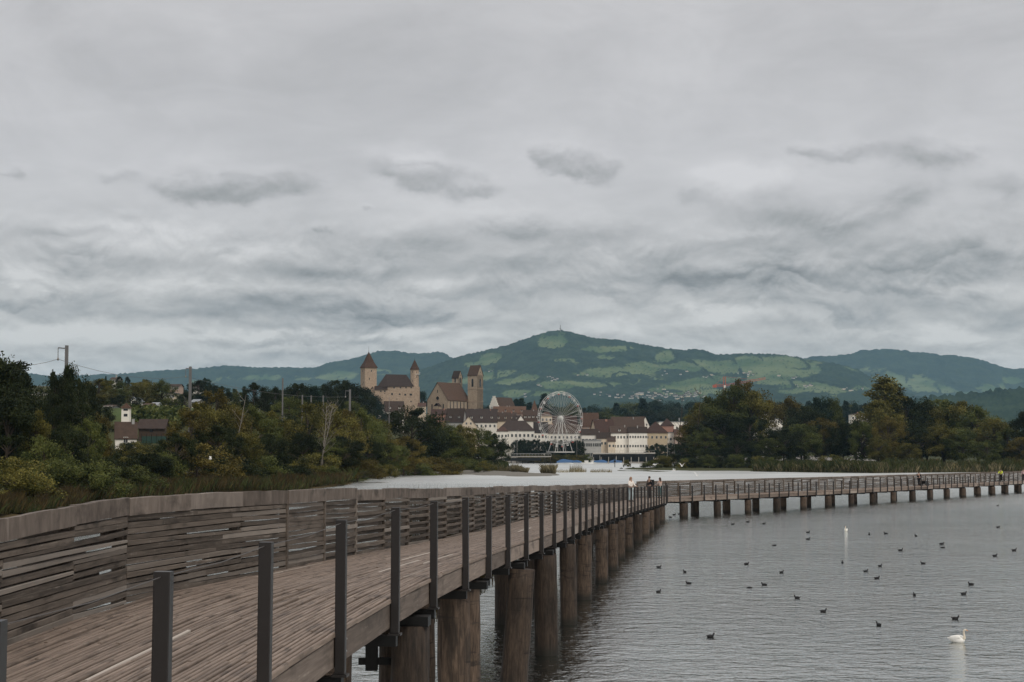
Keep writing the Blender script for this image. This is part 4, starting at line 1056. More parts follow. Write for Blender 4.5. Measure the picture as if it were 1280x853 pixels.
# the wooded island on the far side of the water
T3 = [
 ('bush', 812, 574, 640, 'mid', 1.6, 'rounded low bush at the tip of the wooded island'), ('bush', 826, 567, 650, 'olive', 1.6, 'olive bush near the island tip'), ('bush', 842, 566, 655, 'dark', 1.6, 'dark bush behind the flying gulls'), ('bush', 858, 570, 640, 'mid', 1.4, 'green bush before the big dark tree group'),
 ('broad', 852, 553, 680, 'dark', 1.1, 'dark tree at the island tip'), ('oval', 866, 525, 690, 'ochre', .9, 'brownish tree on the flank of the big dark group'), ('oval', 875, 503, 690, 'olive', .9, 'ochre-tinged tree beside the bare stems'),
 ('oval', 893, 495, 680, 'mid', .9, 'olive tree below the red crane'), ('oval', 916, 479, 680, 'mid', .85, 'tall tree hiding the crane jib'), ('airy', 927, 473, 690, 'ochre', .85, 'tallest tree of the big dark group, brownish at its tip'),
 ('oval', 938, 488, 680, 'olive', .9, 'tree on the far shoulder of the tallest island tree'), ('broad', 905, 515, 660, 'dark', 1.1, 'broad dark tree filling the middle of the big dark group'), ('broad', 935, 520, 655, 'dark', 1.1, 'dark tree right below the tallest island tree'),
 ('broad', 882, 535, 655, 'mid', 1.2, 'dark tree low at the near side of the big dark group'), ('broad', 960, 546, 645, 'mid', 1.1, 'low sloping green tree closing the big dark group'), ('broad', 920, 548, 640, 'dark', 1.3, 'dark low tree at the water below the big dark group'),
 ('broad', 890, 560, 640, 'dark', 1.4, 'lowest dark tree at the island waterline'), ('broad', 950, 563, 630, 'dark', 1.4, 'dark low tree where the reeds begin'),
 ('broad', 963, 501, 1560, 'olive', .7, 'brownish tree behind the reed corner'), ('broad', 986, 497, 760, 'ochre', .8, 'ochre tree above the dark middle of the far wood'), ('broad', 1004, 505, 740, 'dark', .9, 'dark tree between ochre tree and houses'),
 ('oval', 1024, 496, 760, 'fir', .9, 'dark pointed tree in the far wood'), ('oval', 1042, 497, 760, 'mid', .5, 'green tree before the gap with the pale house'), ('conifer', 1056, 500, 1480, 'fir', 1.1, 'dark fir at the gap with the pale house'), ('conifer', 1068, 503, 1480, 'fir', 1.1, 'second fir at the gap with the pale house'),
 ('broad', 978, 535, 650, 'dark', 1.1, 'dark round tree behind the first reeds'), ('broad', 1000, 528, 660, 'mid', 1.1, 'dark tree in the middle of the far wood'), ('broad', 1028, 522, 670, 'ochre', 1.0, 'rust-tinged tree under the dark pointed tree'), ('broad', 1052, 527, 660, 'dark', .8, 'dark tree below the pale house'),
 ('broad', 1076, 525, 650, 'mid', .7, 'green tree in front of the pale house'),
 ('poplar', 1104, 468, 680, 'olive', 1.7, 'tallest poplar standing out of the far wood'), ('poplar', 1117, 476, 690, 'olive', 1.4, 'second poplar leaning on the tallest one'), ('oval', 1130, 493, 690, 'dark', .9, 'dark tree on the shoulder of the tallest poplar'), ('oval', 1095, 500, 670, 'olive', 1.0, 'olive tree at the foot of the tallest poplar'),
 ('broad', 1156, 499, 700, 'dark', .9, 'dark tree past the poplars'), ('broad', 1177, 496, 700, 'mid', .95, 'large dark tree behind the person in black'), ('broad', 1200, 501, 690, 'olive', .95, 'large olive tree of the far wood'), ('broad', 1220, 508, 680, 'mid', .95, 'olive tree on the falling edge of the far wood'),
 ('broad', 1240, 521, 660, 'olive', .95, 'smaller olive tree near the wood end'), ('broad', 1257, 534, 650, 'mid', .9, 'low green tree in the dip of the far wood'), ('oval', 1281, 514, 640, 'dark', .9, 'dark tree cut by the frame edge at the far wood end'), ('broad', 1300, 510, 640, 'dark', 1, 'dark tree just outside the frame by the far wood'),
 ('broad', 1108, 520, 640, 'ochre', .75, 'golden tree in front of the poplars'), ('broad', 1096, 545, 620, 'olive', .9, 'golden-green tree low before the poplars'), ('broad', 1134, 553, 615, 'olive', 1.2, 'rounded olive tree beside the golden tree'), ('broad', 1150, 530, 660, 'dark', 1.1, 'dark tree behind the rounded olive one near the golden tree'),
 ('broad', 1175, 530, 650, 'olive', 1.1, 'dark tree beneath the large dark tree'), ('broad', 1200, 535, 645, 'mid', 1.1, 'green tree beneath the large olive tree'), ('broad', 1231, 550, 610, 'mid', 1.2, 'rounded green bushy tree near the wood end'), ('broad', 1252, 552, 625, 'dark', 1.1, 'dark tree behind the hi-vis cyclist'),
 ('broad', 1275, 545, 620, 'ochre', 1.0, 'ochre tree by the frame edge'), ('bush', 1065, 573, 600, 'rust', 1.4, 'rust-coloured bush over the reeds'), ('bush', 1160, 572, 590, 'rust', 1.6, 'rust-brown bush behind the cart'), ('bush', 1205, 574, 590, 'rust', 1.4, 'brown bush past the cart'),
 ('bush', 1040, 565, 610, 'olive', 1.4, 'olive bush behind the reeds'), ('bush', 1265, 572, 580, 'ochre', 1.5, 'yellow bush past the cyclist'), ('bush', 990, 570, 610, 'dark', 1.5, 'dark bush behind the first reeds'), ('bush', 1110, 572, 600, 'mid', 1.5, 'green bush below the golden tree'),
]
for kind, px, top, Y, mat, wf, lab in T3: tree(kind, px, top, Y, mat, lab, 'trees of the wooded island', wf)
for px, top, mat, lab in ((868, 569, 'dark', 'dark waterside bush under the ochre-tinged island tree'), (884, 566, 'mid', 'green waterside bush under the olive island tree'), (900, 568, 'dark', 'dark waterside bush in the middle of the big dark group'), (916, 565, 'mid', 'green waterside bush right under the tallest island tree'),
        (932, 568, 'dark', 'dark waterside bush past the tallest island tree'), (948, 567, 'olive', 'olive waterside bush just before the reeds begin'), (962, 569, 'mid', 'green waterside bush at the first reeds'), (856, 573, 'olive', 'olive waterside bush at the near end of the big dark group')):
    tree('bush', px, top, 618, mat, lab, 'trees of the wooded island', 1.15)
tree('bush', 166, 546.5, 402, 'dark', 'dark bush hiding the front of the white cottage', GL, 1.1)
tree('bush', 783, 573, 650, 'olive', 'small bush on the rocky islet in the open water', None, .55)
tree('bush', 776, 584.5, 645, 'dark', 'dark scrub on the near end of the rocky islet', None, 1.6); tree('bush', 791, 584.8, 645, 'dark', 'dark scrub on the far end of the rocky islet', None, 1.6)
def bare2(px, top, Y, lab, seed): bare(px, top, Y, M_bark, lab, 12, seed, 'bare_tree')
bare2(868, 488, 660, 'bare dead stem beside the ochre-tinged island tree', 21); bare2(846, 492, 690, 'slanting bare branch rising over the island tip', 23)
# ------------------------------------------------------------------ buildings
def tile_mat(name, a, b):
    m, nt, bs = new_mat(name)
    o = coord(nt); n = noise(nt, o, .9, 5, .6); n2 = noise(nt, mapping(nt, o, (2.2, 2.2, 5)), 1.0, 4, .6)
    f = n * .5 + n2 * .35 + objrand(nt) * .3
    nt.links.new(mixc(nt, f.ss(.3, .85), a, b), bs.inputs['Base Color']); bs.inputs['Roughness'].default_value = .85; bs.inputs['Specular IOR Level'].default_value = .2
    return m
T_brown = tile_mat('brown_roof_tiles', (.028, .019, .014), (.078, .051, .037)); T_rust = tile_mat('rust_roof_tiles', (.045, .025, .016), (.125, .070, .044)); T_nave = tile_mat('nave_roof_tiles', (.034, .021, .014), (.108, .064, .042))
T_red = tile_mat('red_roof_tiles', (.034, .020, .015), (.085, .046, .034)); T_dark = tile_mat('dark_roof_tiles', (.020, .015, .013), (.058, .041, .034)); T_grey = tile_mat('grey_roof', (.16, .17, .18), (.30, .31, .32))
def wallm(name, c): return plain(name, c, .9, 0, .14, .6, .15)
P_white = wallm('white_render', (.80, .755, .67)); P_cream = wallm('cream_render', (.60, .50, .38)); P_yel = wallm('yellow_render', (.50, .40, .27)); P_pink = wallm('pink_render', (.42, .31, .25)); P_grey = wallm('grey_render', (.36, .35, .33)); P_timber = wallm('dark_timber', (.06, .042, .03))
P_red = wallm('reddish_render', (.36, .20, .15))
def stone_mat(name, a, b, c):
    m, nt, bs = new_mat(name); o = coord(nt)
    n = noise(nt, o, .35, 6, .65); n2 = noise(nt, mapping(nt, o, (1.2, 1.2, 2.6)), 1.0, 4, .7); n3 = noise(nt, mapping(nt, o, (.8, .8, .12)), 1.0, 3)
    col = mixc(nt, n2.ss(.3, .7), a, b); col = mixc(nt, n.ss(.52, .75) * .6, col, c); col = mixc(nt, n3.ss(.55, .75) * .35, col, c)
    nt.links.new(col, bs.inputs['Base Color']); bs.inputs['Roughness'].default_value = .95; bs.inputs['Specular IOR Level'].default_value = .1
    bump(nt, bs, n2, .6, .15)
    return m
S_castle = stone_mat('castle_stone', (.30, .22, .155), (.50, .385, .285), (.20, .145, .105)); S_church = stone_mat('church_stone', (.27, .21, .15), (.46, .37, .275), (.17, .13, .10))
M_glass = plain('dark_window_glass', (.018, .020, .022), .15, 0, .1, 1, .5); M_frame = plain('window_frame', (.62, .60, .55), .6, 0, .05, 1); M_shut = plain('window_shutters', (.10, .07, .05), .7, 0, .1, 1)
win_me = {}
def window_mesh(w, h, shut=False, frame=True):
    k = (round(w, 2), round(h, 2), shut, frame)
    if k not in win_me:
        mb = MB(); mb.box((0, .02, 0), (w, .10, h), mat=0)
        if frame:
            for s in (-1, 1): mb.box((s * (w / 2 + .05), -.02, 0), (.1, .14, h + .2), mat=1)
            for s in (-1, 1): mb.box((0, -.02, s * (h / 2 + .05)), (w, .14, .1), mat=1)
            mb.box((0, -.04, 0), (.07, .06, h), mat=1)
        if shut:
            for s in (-1, 1): mb.box((s * (w / 2 + .1 + w * .15), -.05, 0), (w * .28, .06, h + .1), mat=2)
        win_me[k] = mb.mesh('window', [M_glass, M_frame, M_shut])
    return win_me[k]
def gable_faces(w, d, h, rh, axis):
    x, y = w / 2, d / 2
    if axis == 'x':  # ridge along x, eaves front/back
        v = [(-x, -y, 0), (x, -y, 0), (x, y, 0), (-x, y, 0), (-x, -y, h), (x, -y, h), (x, y, h), (-x, y, h), (-x, 0, h + rh), (x, 0, h + rh)]
        f = [(0, 1, 5, 4), (2, 3, 7, 6), (1, 2, 6, 9, 5), (3, 0, 4, 8, 7), (3, 2, 1, 0)]
    else:
        v = [(-x, -y, 0), (x, -y, 0), (x, y, 0), (-x, y, 0), (-x, -y, h), (x, -y, h), (x, y, h), (-x, y, h), (0, -y, h + rh), (0, y, h + rh)]
        f = [(0, 1, 5, 8, 4), (2, 3, 7, 9, 6), (1, 2, 6, 5), (3, 0, 4, 7), (3, 2, 1, 0)]
    return v, f
def roof_mb(w, d, h, rh, kind, ov=.5, th=.22):
    mb = MB(); x, y = w / 2, d / 2
    if kind in ('gx', 'gy'):
        if kind == 'gx': a, b = y, x
        else: a, b = x, y
        sl = rh / a; e = a + ov
        prof = [(-e, h - sl * ov), (0, h + rh), (e, h - sl * ov)]
        vs = []
        for t in (-(b + ov), b + ov):
            for (p, z) in prof: vs += [(p, t, z + .02), (p, t, z + th)]
        fs = []
        for k in (0, 1):
            i = k * 2
            fs += [(i + 1, i + 3, i + 9, i + 7), (i, i + 6, i + 8, i + 2)]
        fs += [(0, 1, 7, 6), (4, 10, 11, 5), (0, 2, 3, 1), (2, 4, 5, 3), (6, 7, 9, 8), (8, 9, 11, 10)]
        if kind == 'gx': vs = [(t, -p, z) for (p, t, z) in vs]
        mb.poly(vs, fs)
    elif kind in ('hip', 'pyr', 'half'):
        X, Y = x + ov, y + ov; z0 = h - .05
        r = 0 if kind == 'pyr' else max(0, x - y * (.95 if kind == 'hip' else .45))
        if kind != 'pyr' and r <= 0: r = x * .3
        vs = [(-X, -Y, z0), (X, -Y, z0), (X, Y, z0), (-X, Y, z0), (-X, -Y, z0 + th), (X, -Y, z0 + th), (X, Y, z0 + th), (-X, Y, z0 + th), (-r, 0, h + rh), (r, 0, h + rh)]
        fs = [(3, 2, 1, 0), (0, 1, 5, 4), (1, 2, 6, 5), (2, 3, 7, 6), (3, 0, 4, 7), (4, 5, 9, 8), (6, 7, 8, 9), (5, 6, 9), (7, 4, 8)]
        mb.poly(vs, fs)
    else:
        mb.box((0, 0, h + .2), (w + ov * 2, d + ov * 2, .4))
    return mb
def house(name, label, px, base, eave, top, wpx, Y, wall, roof, kind='gx', depth=12, rz=0.0, rows=2, cols=4, ww=1.0, wh=1.4, shut=False, chim=1, dorm=0, cat='house', side=None, group=None, frame=True, ov=.5, X=None, side_rows=None):
    """house whose front spans wpx photo pixels about px; base/eave/top are photo rows of its foot, eaves and ridge"""
    yf = Y
    if cat == 'house' and Y > 1100: ww *= 1.25; wh *= 1.25; frame = frame and not shut
    z0 = P(px, base, yf).z; h = P(px, eave, yf).z - z0; w = wpx / F * Y
    ridge_back = depth / 2 if kind != 'gy' else 0
    rh = P(px, top, yf + ridge_back).z - z0 - h
    c = Vector((XP(px, yf), yf, z0)) + Matrix.Rotation(rz, 3, 'Z') @ Vector((0, depth / 2, 0))
    o = empty(name, c, rz); tag(o, label, cat, group)
    v, f = gable_faces(w, depth, h, max(rh, .1), 'x' if kind == 'gx' else 'y') if kind in ('gx', 'gy') else (None, None)
    mb = MB()
    g = min(0, gz(c.x, yf) - z0) - 1.5
    if v: mb.poly([(a, b, g if zc == 0 else zc) for a, b, zc in v], f)
    else: mb.box((0, 0, (h + g) / 2), (w, depth, h - g))
    wl = mb.build('wall', wall, o)
    rf = roof_mb(w, depth, h, max(rh, .1), kind, ov).build('roof', roof, o)
    for r in range(rows):
        for k in range(cols):
            x = -w / 2 + w * (k + .5) / cols + rnd.uniform(-.1, .1); z = h * (r + .52) / rows if rows > 1 else h * .55
            link('window', window_mesh(ww, wh, shut, frame), o, (x, -depth / 2 - .03, z))
    if kind == 'gy' and rh > 3:
        for k in ((-1, 1) if w > 8 else (0,)): link('window', window_mesh(ww * .85, wh * .85, False, frame), o, (k * w * .13, -depth / 2 - .03, h + rh * .28))
    if side:
        for r in range(side_rows or rows):
            for k in range(abs(side)):
                y = -depth / 2 + depth * (k + .5) / abs(side); z = h * (r + .52) / (side_rows or rows)
                s = 1 if side > 0 else -1
                link('window', window_mesh(ww, wh, shut, frame), o, (s * (w / 2 + .03), y, z), (0, 0, s * math.pi / 2))
    for k in range(chim):
        cx = (rnd.uniform(-.35, .35)) * w; mbc = MB(); zt = h + rh * (.85 if kind == 'gx' else .6)
        cy = rnd.uniform(-.1, .15) * depth if kind == 'gx' else rnd.uniform(-.2, .3) * depth
        if kind != 'gx': cx *= .5
        mbc.box((cx, cy, zt + .35), (.7, .7, 2.2)); mbc.box((cx, cy, zt + 1.5), (.85, .85, .14)); mbc.build('chimney', P_grey if rnd.random() < .6 else P_red, o)
    for k in range(dorm):
        x = -w / 2 + w * (k + .5) / dorm
        if kind in ('gx', 'hip', 'half'):
            yy = -depth / 2 * .62; z = h + rh * .30
            d = MB(); d.box((x, yy - .3, z + .35), (1.5, 1.9, 1.3)); do = d.build('dormer', P_white if wall is P_white else wall, o)
            MB().poly([(x - .95, yy - 1.45, z + .95), (x + .95, yy - 1.45, z + .95), (x, yy - 1.45, z + 1.75), (x - .95, yy + 1.3, z + .95), (x + .95, yy + 1.3, z + .95), (x, yy + 1.3, z + 1.75)], [(0, 1, 2), (0, 2, 5, 3), (2, 1, 4, 5), (3, 5, 4), (1, 0, 3, 4)]).build('dormer_roof', roof, do)
            link('window', window_mesh(.8, .9, False, frame), do, (x, yy - 1.28, z + .4))
    return o
# --- castle
cy = 1300
def mpp(Y): return Y / F * 1.0024
CZ = P(490, 512, cy).z
castle = empty('castle', (XP(494, cy), cy, CZ - 6)); tag(castle, 'tan stone castle with pointed keep, long hall and round turret on the hill', 'castle')
O = castle.location
def cl(px, py, Y=cy): return P(px, py, Y) - O
# keep
ang_ = R(25); a = 9.9; kc = Vector(cl(460, 459.3)); kz = kc.z; gz0 = -6
km = MB(); km.box((kc.x, 6, (kz + gz0) / 2), (a, a, kz - gz0), rz=ang_)
keep = km.build('keep', S_castle, castle)
ap = cl(460, 439).z; ro = MB(); rr = a / 2 + .75; b4 = [Matrix.Rotation(ang_, 2) @ Vector(c) for c in ((-rr, -rr), (rr, -rr), (rr, rr), (-rr, rr))]
ro.poly([(p.x + kc.x, p.y + 6, kz - .25) for p in b4] + [(p.x * .62 + kc.x, p.y * .62 + 6, kz + (ap - kz) * .30) for p in b4] + [(kc.x, 6, ap)],
        [(3, 2, 1, 0)] + [(i, (i + 1) % 4, 4 + (i + 1) % 4, 4 + i) for i in range(4)] + [(4 + i, 4 + (i + 1) % 4, 8) for i in range(4)])
kr = ro.build('keep_roof', T_rust, keep); MB().tube([(kc.x, 6, ap - .3), (kc.x, 6, ap + 4.2)], [.12, .05], 6).build('finial', M_black, kr)
fr_ = Matrix.Rotation(ang_, 3, 'Z')
for (u, z) in ((.5, kz - 2.8), (-1.2, kz - 9), (1.5, kz - 16)):
    p = fr_ @ Vector((u, -a / 2 - .02, 0)); link('window', window_mesh(.7, 1.5, False, False), keep, (p.x + kc.x, p.y + 6, z), (0, 0, ang_))
for (u, z) in ((.6, kz - 2.8), (-1.5, kz - 12)):
    p = fr_ @ Vector((-a / 2 - .02, u, 0)); link('window', window_mesh(.7, 1.5, False, False), keep, (p.x + kc.x, p.y + 6, z), (0, 0, ang_ - math.pi / 2))
# hall
x0, x1 = cl(467, 483).x, cl(523.3, 483).x; ez = cl(494, 483.2).z; rz_ = cl(494, 467.3).z; mp = mpp(cy)
hb = MB(); hb.box(((x0 + x1) / 2, 9, (ez + gz0) / 2), (x1 - x0, 17, ez - gz0)); hall = hb.build('hall', S_castle, castle)
rx0, rx1 = cl(470, 480).x, cl(517.5, 480).x; r0, r1 = cl(481.5, 467).x, cl(507, 467).x
MB().poly([(rx0 - .5, 0, ez - 2.3), (rx1, 0, ez + .1), (rx1, 17.8, ez + .1), (rx0 - .5, 17.8, ez - .2), (r0, 8.8, rz_), (r1, 8.8, rz_ - .4), (rx0 + 9, -.25, ez - .2), ], [(0, 6, 4), (6, 1, 5, 4), (1, 2, 5), (2, 3, 4, 5), (3, 0, 4), (0, 3, 2, 1, 6)]).build('hall_roof', T_dark, hall)
MB().poly([(rx0 - 1.2, -.35, ez - 2.6), (cl(484.5, 480).x, -.35, ez - 2.4), (cl(484.5, 480).x, .6, ez + .3), (rx0 - 1.2, .6, ez + .4), (rx0 - 1.2, .6, ez - 2.6), (cl(484.5, 480).x, .6, ez - 2.4)], [(0, 1, 2, 3), (0, 3, 4), (1, 5, 2), (0, 4, 5, 1)]).build('pent_roof', T_dark, hall)
for px in (476, 481, 492.5, 500.5, 507.5, 514): link('window', window_mesh(1.15, 1.2, False, False), hall, (cl(px, 486).x, .48, ez - (1.0 if px > 486 else 3.8)))
for px, py, w, h in ((490, 492.8, 1.2, 1.8), (499.5, 493, 1.3, 1.1), (506.5, 493.6, 1.4, 1.3), (513.5, 493.5, 1.9, 1.5), (513.7, 502.3, 1.0, 1.0), (496, 499, .5, .9), (481, 492, .5, 1.1)): link('window', window_mesh(w, h, False, False), hall, (cl(px, py).x, .48, cl(px, py).z))
# round stair turret
tx = cl(517.8, 470).x; tz = cl(517, 461.5).z; ta = cl(517, 449.2).z
tm = MB(); tm.tube([(tx, 5, ez - 6), (tx, 5, tz)], [3.35, 3.35], 8, smooth=False); tur = tm.build('turret', S_castle, castle)
tr_ = MB(); tr_.tube([(tx, 5, tz - .3), (tx, 5, tz + 2.6), (tx, 5, tz + 5.3), (tx, 5, ta)], [4.0, 2.5, 1.3, .03], 8, smooth=False); tro = tr_.build('turret_roof', T_rust, tur)
MB().tube([(tx, 5, ta - .2), (tx, 5, ta + 2)], [.09, .04], 5).build('finial', M_black, tro)
bal = MB(); bal.box((tx + 2.6, 3.4, cl(517, 467.8).z), (3.4, 3.2, .35)); bal.box((tx + 4.2, 3.4, cl(517, 466).z), (.14, 3.2, 1.1)); bal.build('balcony', P_white, tur)
for px, py in ((516, 465), (520.3, 465.5), (520.3, 471), (516, 476)): link('window', window_mesh(1.0, 1.7, False, False), tur, (cl(px, py).x, 5 - 3.25 + abs(px - 517.8) * .25, cl(px, py).z))
# ring wall in front of the keep
MB().box((cl(459, 505).x, -3, cl(459, 505).z - 4), (17, 1.4, 9)).build('ring_wall', S_castle, castle)
# --- church
chy = 1325
zc = P(546, 513, chy).z; th = R(-34); gw, gl = 20.6, 30.0
corner = P(560, 513, chy - 6); fr = Matrix.Rotation(th, 3, 'Z')
cc = Vector((corner.x, corner.y, zc)) - fr @ Vector((gw / 2, -gl / 2, 0))
church = empty('church', cc, th); tag(church, 'stone parish church with round gable window and two saddle-roofed towers', 'church')
eh = P(560, 500, chy - 6).z - zc; rdg = P(546.5, 478.3, chy).z - zc
v, f = gable_faces(gw, gl, eh, rdg - eh, 'y'); nave = MB().poly([(p, q_, -6 if zz == 0 else zz) for p, q_, zz in v], f).build('nave', S_church, church)
roof_mb(gw, gl, eh, rdg - eh, 'gy', .45, .35).build('nave_roof', T_nave, nave)
def arch_win(par, p, w, h, rot, mat=M_glass):
    mb = MB(); pts = [(-w / 2, -h / 2), (w / 2, -h / 2), (w / 2, h / 2 - w / 2)] + [(w / 2 * math.cos(t), h / 2 - w / 2 + w / 2 * math.sin(t)) for t in np.linspace(.3, math.pi - .3, 5)] + [(-w / 2, h / 2 - w / 2)]
    n = len(pts); mb.poly([(x, -.06, z) for x, z in pts] + [(x, .2, z) for x, z in pts], [tuple(range(n))] + [(i, n + i, n + (i + 1) % n, (i + 1) % n) for i in range(n)])
    return mb.build('window', mat, par, p, (0, 0, rot))
for k in range(6): arch_win(nave, (gw / 2 + .02, -gl / 2 + 3 + k * 4.7, eh * .45), 1.0, 7.0, math.pi / 2)
for k in (-1, 1): arch_win(nave, (k * 5.6, -gl / 2 - .02, eh * .28), 1.1, 5.5, 0)
mb = MB(); n = 14; mb.poly([(1.55 * math.cos(2 * math.pi * i / n), -.1, 1.55 * math.sin(2 * math.pi * i / n)) for i in range(n)], [tuple(range(n))])
rw = mb.build('round_window', M_glass, nave, (0, -gl / 2 - .02, eh + 1.5)); ring = MB(); ring.tube([(1.7 * math.cos(2 * math.pi * i / n), -.1, 1.7 * math.sin(2 * math.pi * i / n)) for i in range(n + 1)], .22, 5, cap=False); ring.build('window_rim', S_castle, rw)
MB().box((0, -gl / 2 - .1, eh + 7), (.5, .3, 2.4)).build('niche', M_glass, nave)
por = MB(); por.box((1.2, -gl / 2 - 1.6, 1.2), (5, 3.2, 4)); po = por.build('porch', S_church, church); por = roof_mb(5, 3.4, 3.2, 2.4, 'gy', .3); por.v = [(x + 1.2, y - gl / 2 - 1.6, z) for x, y, z in por.v]; por.build('porch_roof', T_dark, po)
inv = Matrix.Rotation(-th, 3, 'Z')
def tower(pxl, pxm, pxr, pbase, peave, pridge, Y, strings, bel):
    """square tower: left face pxl-pxm, right face pxm-pxr"""
    m_ = mpp(Y); wl_ = (pxm - pxl) * m_; wr_ = (pxr - pxm) * m_
    a = math.atan2(wr_, wl_); s = wl_ / math.cos(a); rot = -a
    cn = P(pxm, pbase, Y); z0 = cn.z; hh = P(pxm, peave, Y).z - z0
    cw = Vector((cn.x, cn.y, z0)) + Matrix.Rotation(rot, 3, 'Z') @ Vector((-s / 2, s / 2, 0))
    lp = inv @ (cw - cc); lr = rot - th
    t = MB().box((0, 0, hh / 2 - 4), (s, s, hh + 8)).build('tower', S_church, church, lp, (0, 0, lr))
    rh = P(pxm, pridge, Y + s * .3).z - z0 - hh
    v, f = gable_faces(s, s, hh, rh, 'x'); MB().poly([(x, y, z) for x, y, z in v if True], [f[2], f[3]]).build('gable', S_church, t)
    roof_mb(s, s, hh, rh, 'gx', .35, .3).build('tower_roof', T_brown, t)
    for z in strings:
        zz = P(pxm, z, Y).z - z0; MB().box((0, 0, zz), (s + .5, s + .5, .4)).build('string_course', S_castle, t)
    if bel:
        zz = P(pxm, bel, Y).z - z0
        arch_win(t, (0, -s / 2 - .02, zz), s * .2, s * .72, 0); arch_win(t, (s / 2 + .02, 0, zz), s * .2, s * .72, math.pi / 2)
        link('window', window_mesh(.8, 1.0, False, False), t, (s / 2 + .03, 0, hh + rh * .3), (0, 0, math.pi / 2))
    return t
tower(584.5, 596.5, 603.6, 512, 469, 457, 1336, (486, 502), 478.5)
tower(564.8, 572.8, 577.6, 500, 472.3, 464, 1352, (), 475)
def stepped(px0, px1, pbase, peave, ptop, Y, depth, label, wall, roof, name='chapel', cat='chapel', steps=5, rz=0.0):
    m_ = mpp(Y); w = (px1 - px0) * m_; c = P((px0 + px1) / 2, pbase, Y); hh = P(px0, peave, Y).z - c.z; tp = P(px0, ptop, Y).z - c.z
    o = empty(name, c, rz); tag(o, label, cat)
    mb = MB(); mb.box((0, depth / 2, hh / 2 - 3), (w, depth, hh + 6)); wl_ = mb.build('wall', wall, o)
    g = MB()
    for k in range(steps):
        z0 = hh + (tp - hh) * k / steps; ww = w * (1 - k / steps) + .6
        g.box((0, .25, (z0 + hh + (tp - hh) * (k + 1) / steps) / 2), (ww, .8, (tp - hh) / steps + .02 * 0 ))
    g.build('stepped_gable', wall, o)
    r = roof_mb(w, depth, hh, (tp - hh) * .88, 'gy', .25); r.v = [(x, y + depth / 2 + .7, z) for x, y, z in r.v]; r.build('roof', roof, o)
    arch_win(o, (0, -.2, hh * .75), .9, 2.6, 0)
    for k in (-1, 1): link('window', window_mesh(.7, 1.2, False, False), o, (k * w * .2, -.2, hh * .95))
    return o
stepped(610.5, 624, 514, 509.5, 495.2, 1318, 22, 'small white chapel with a stepped gable beside the church tower', P_white, T_brown, rz=R(-38))
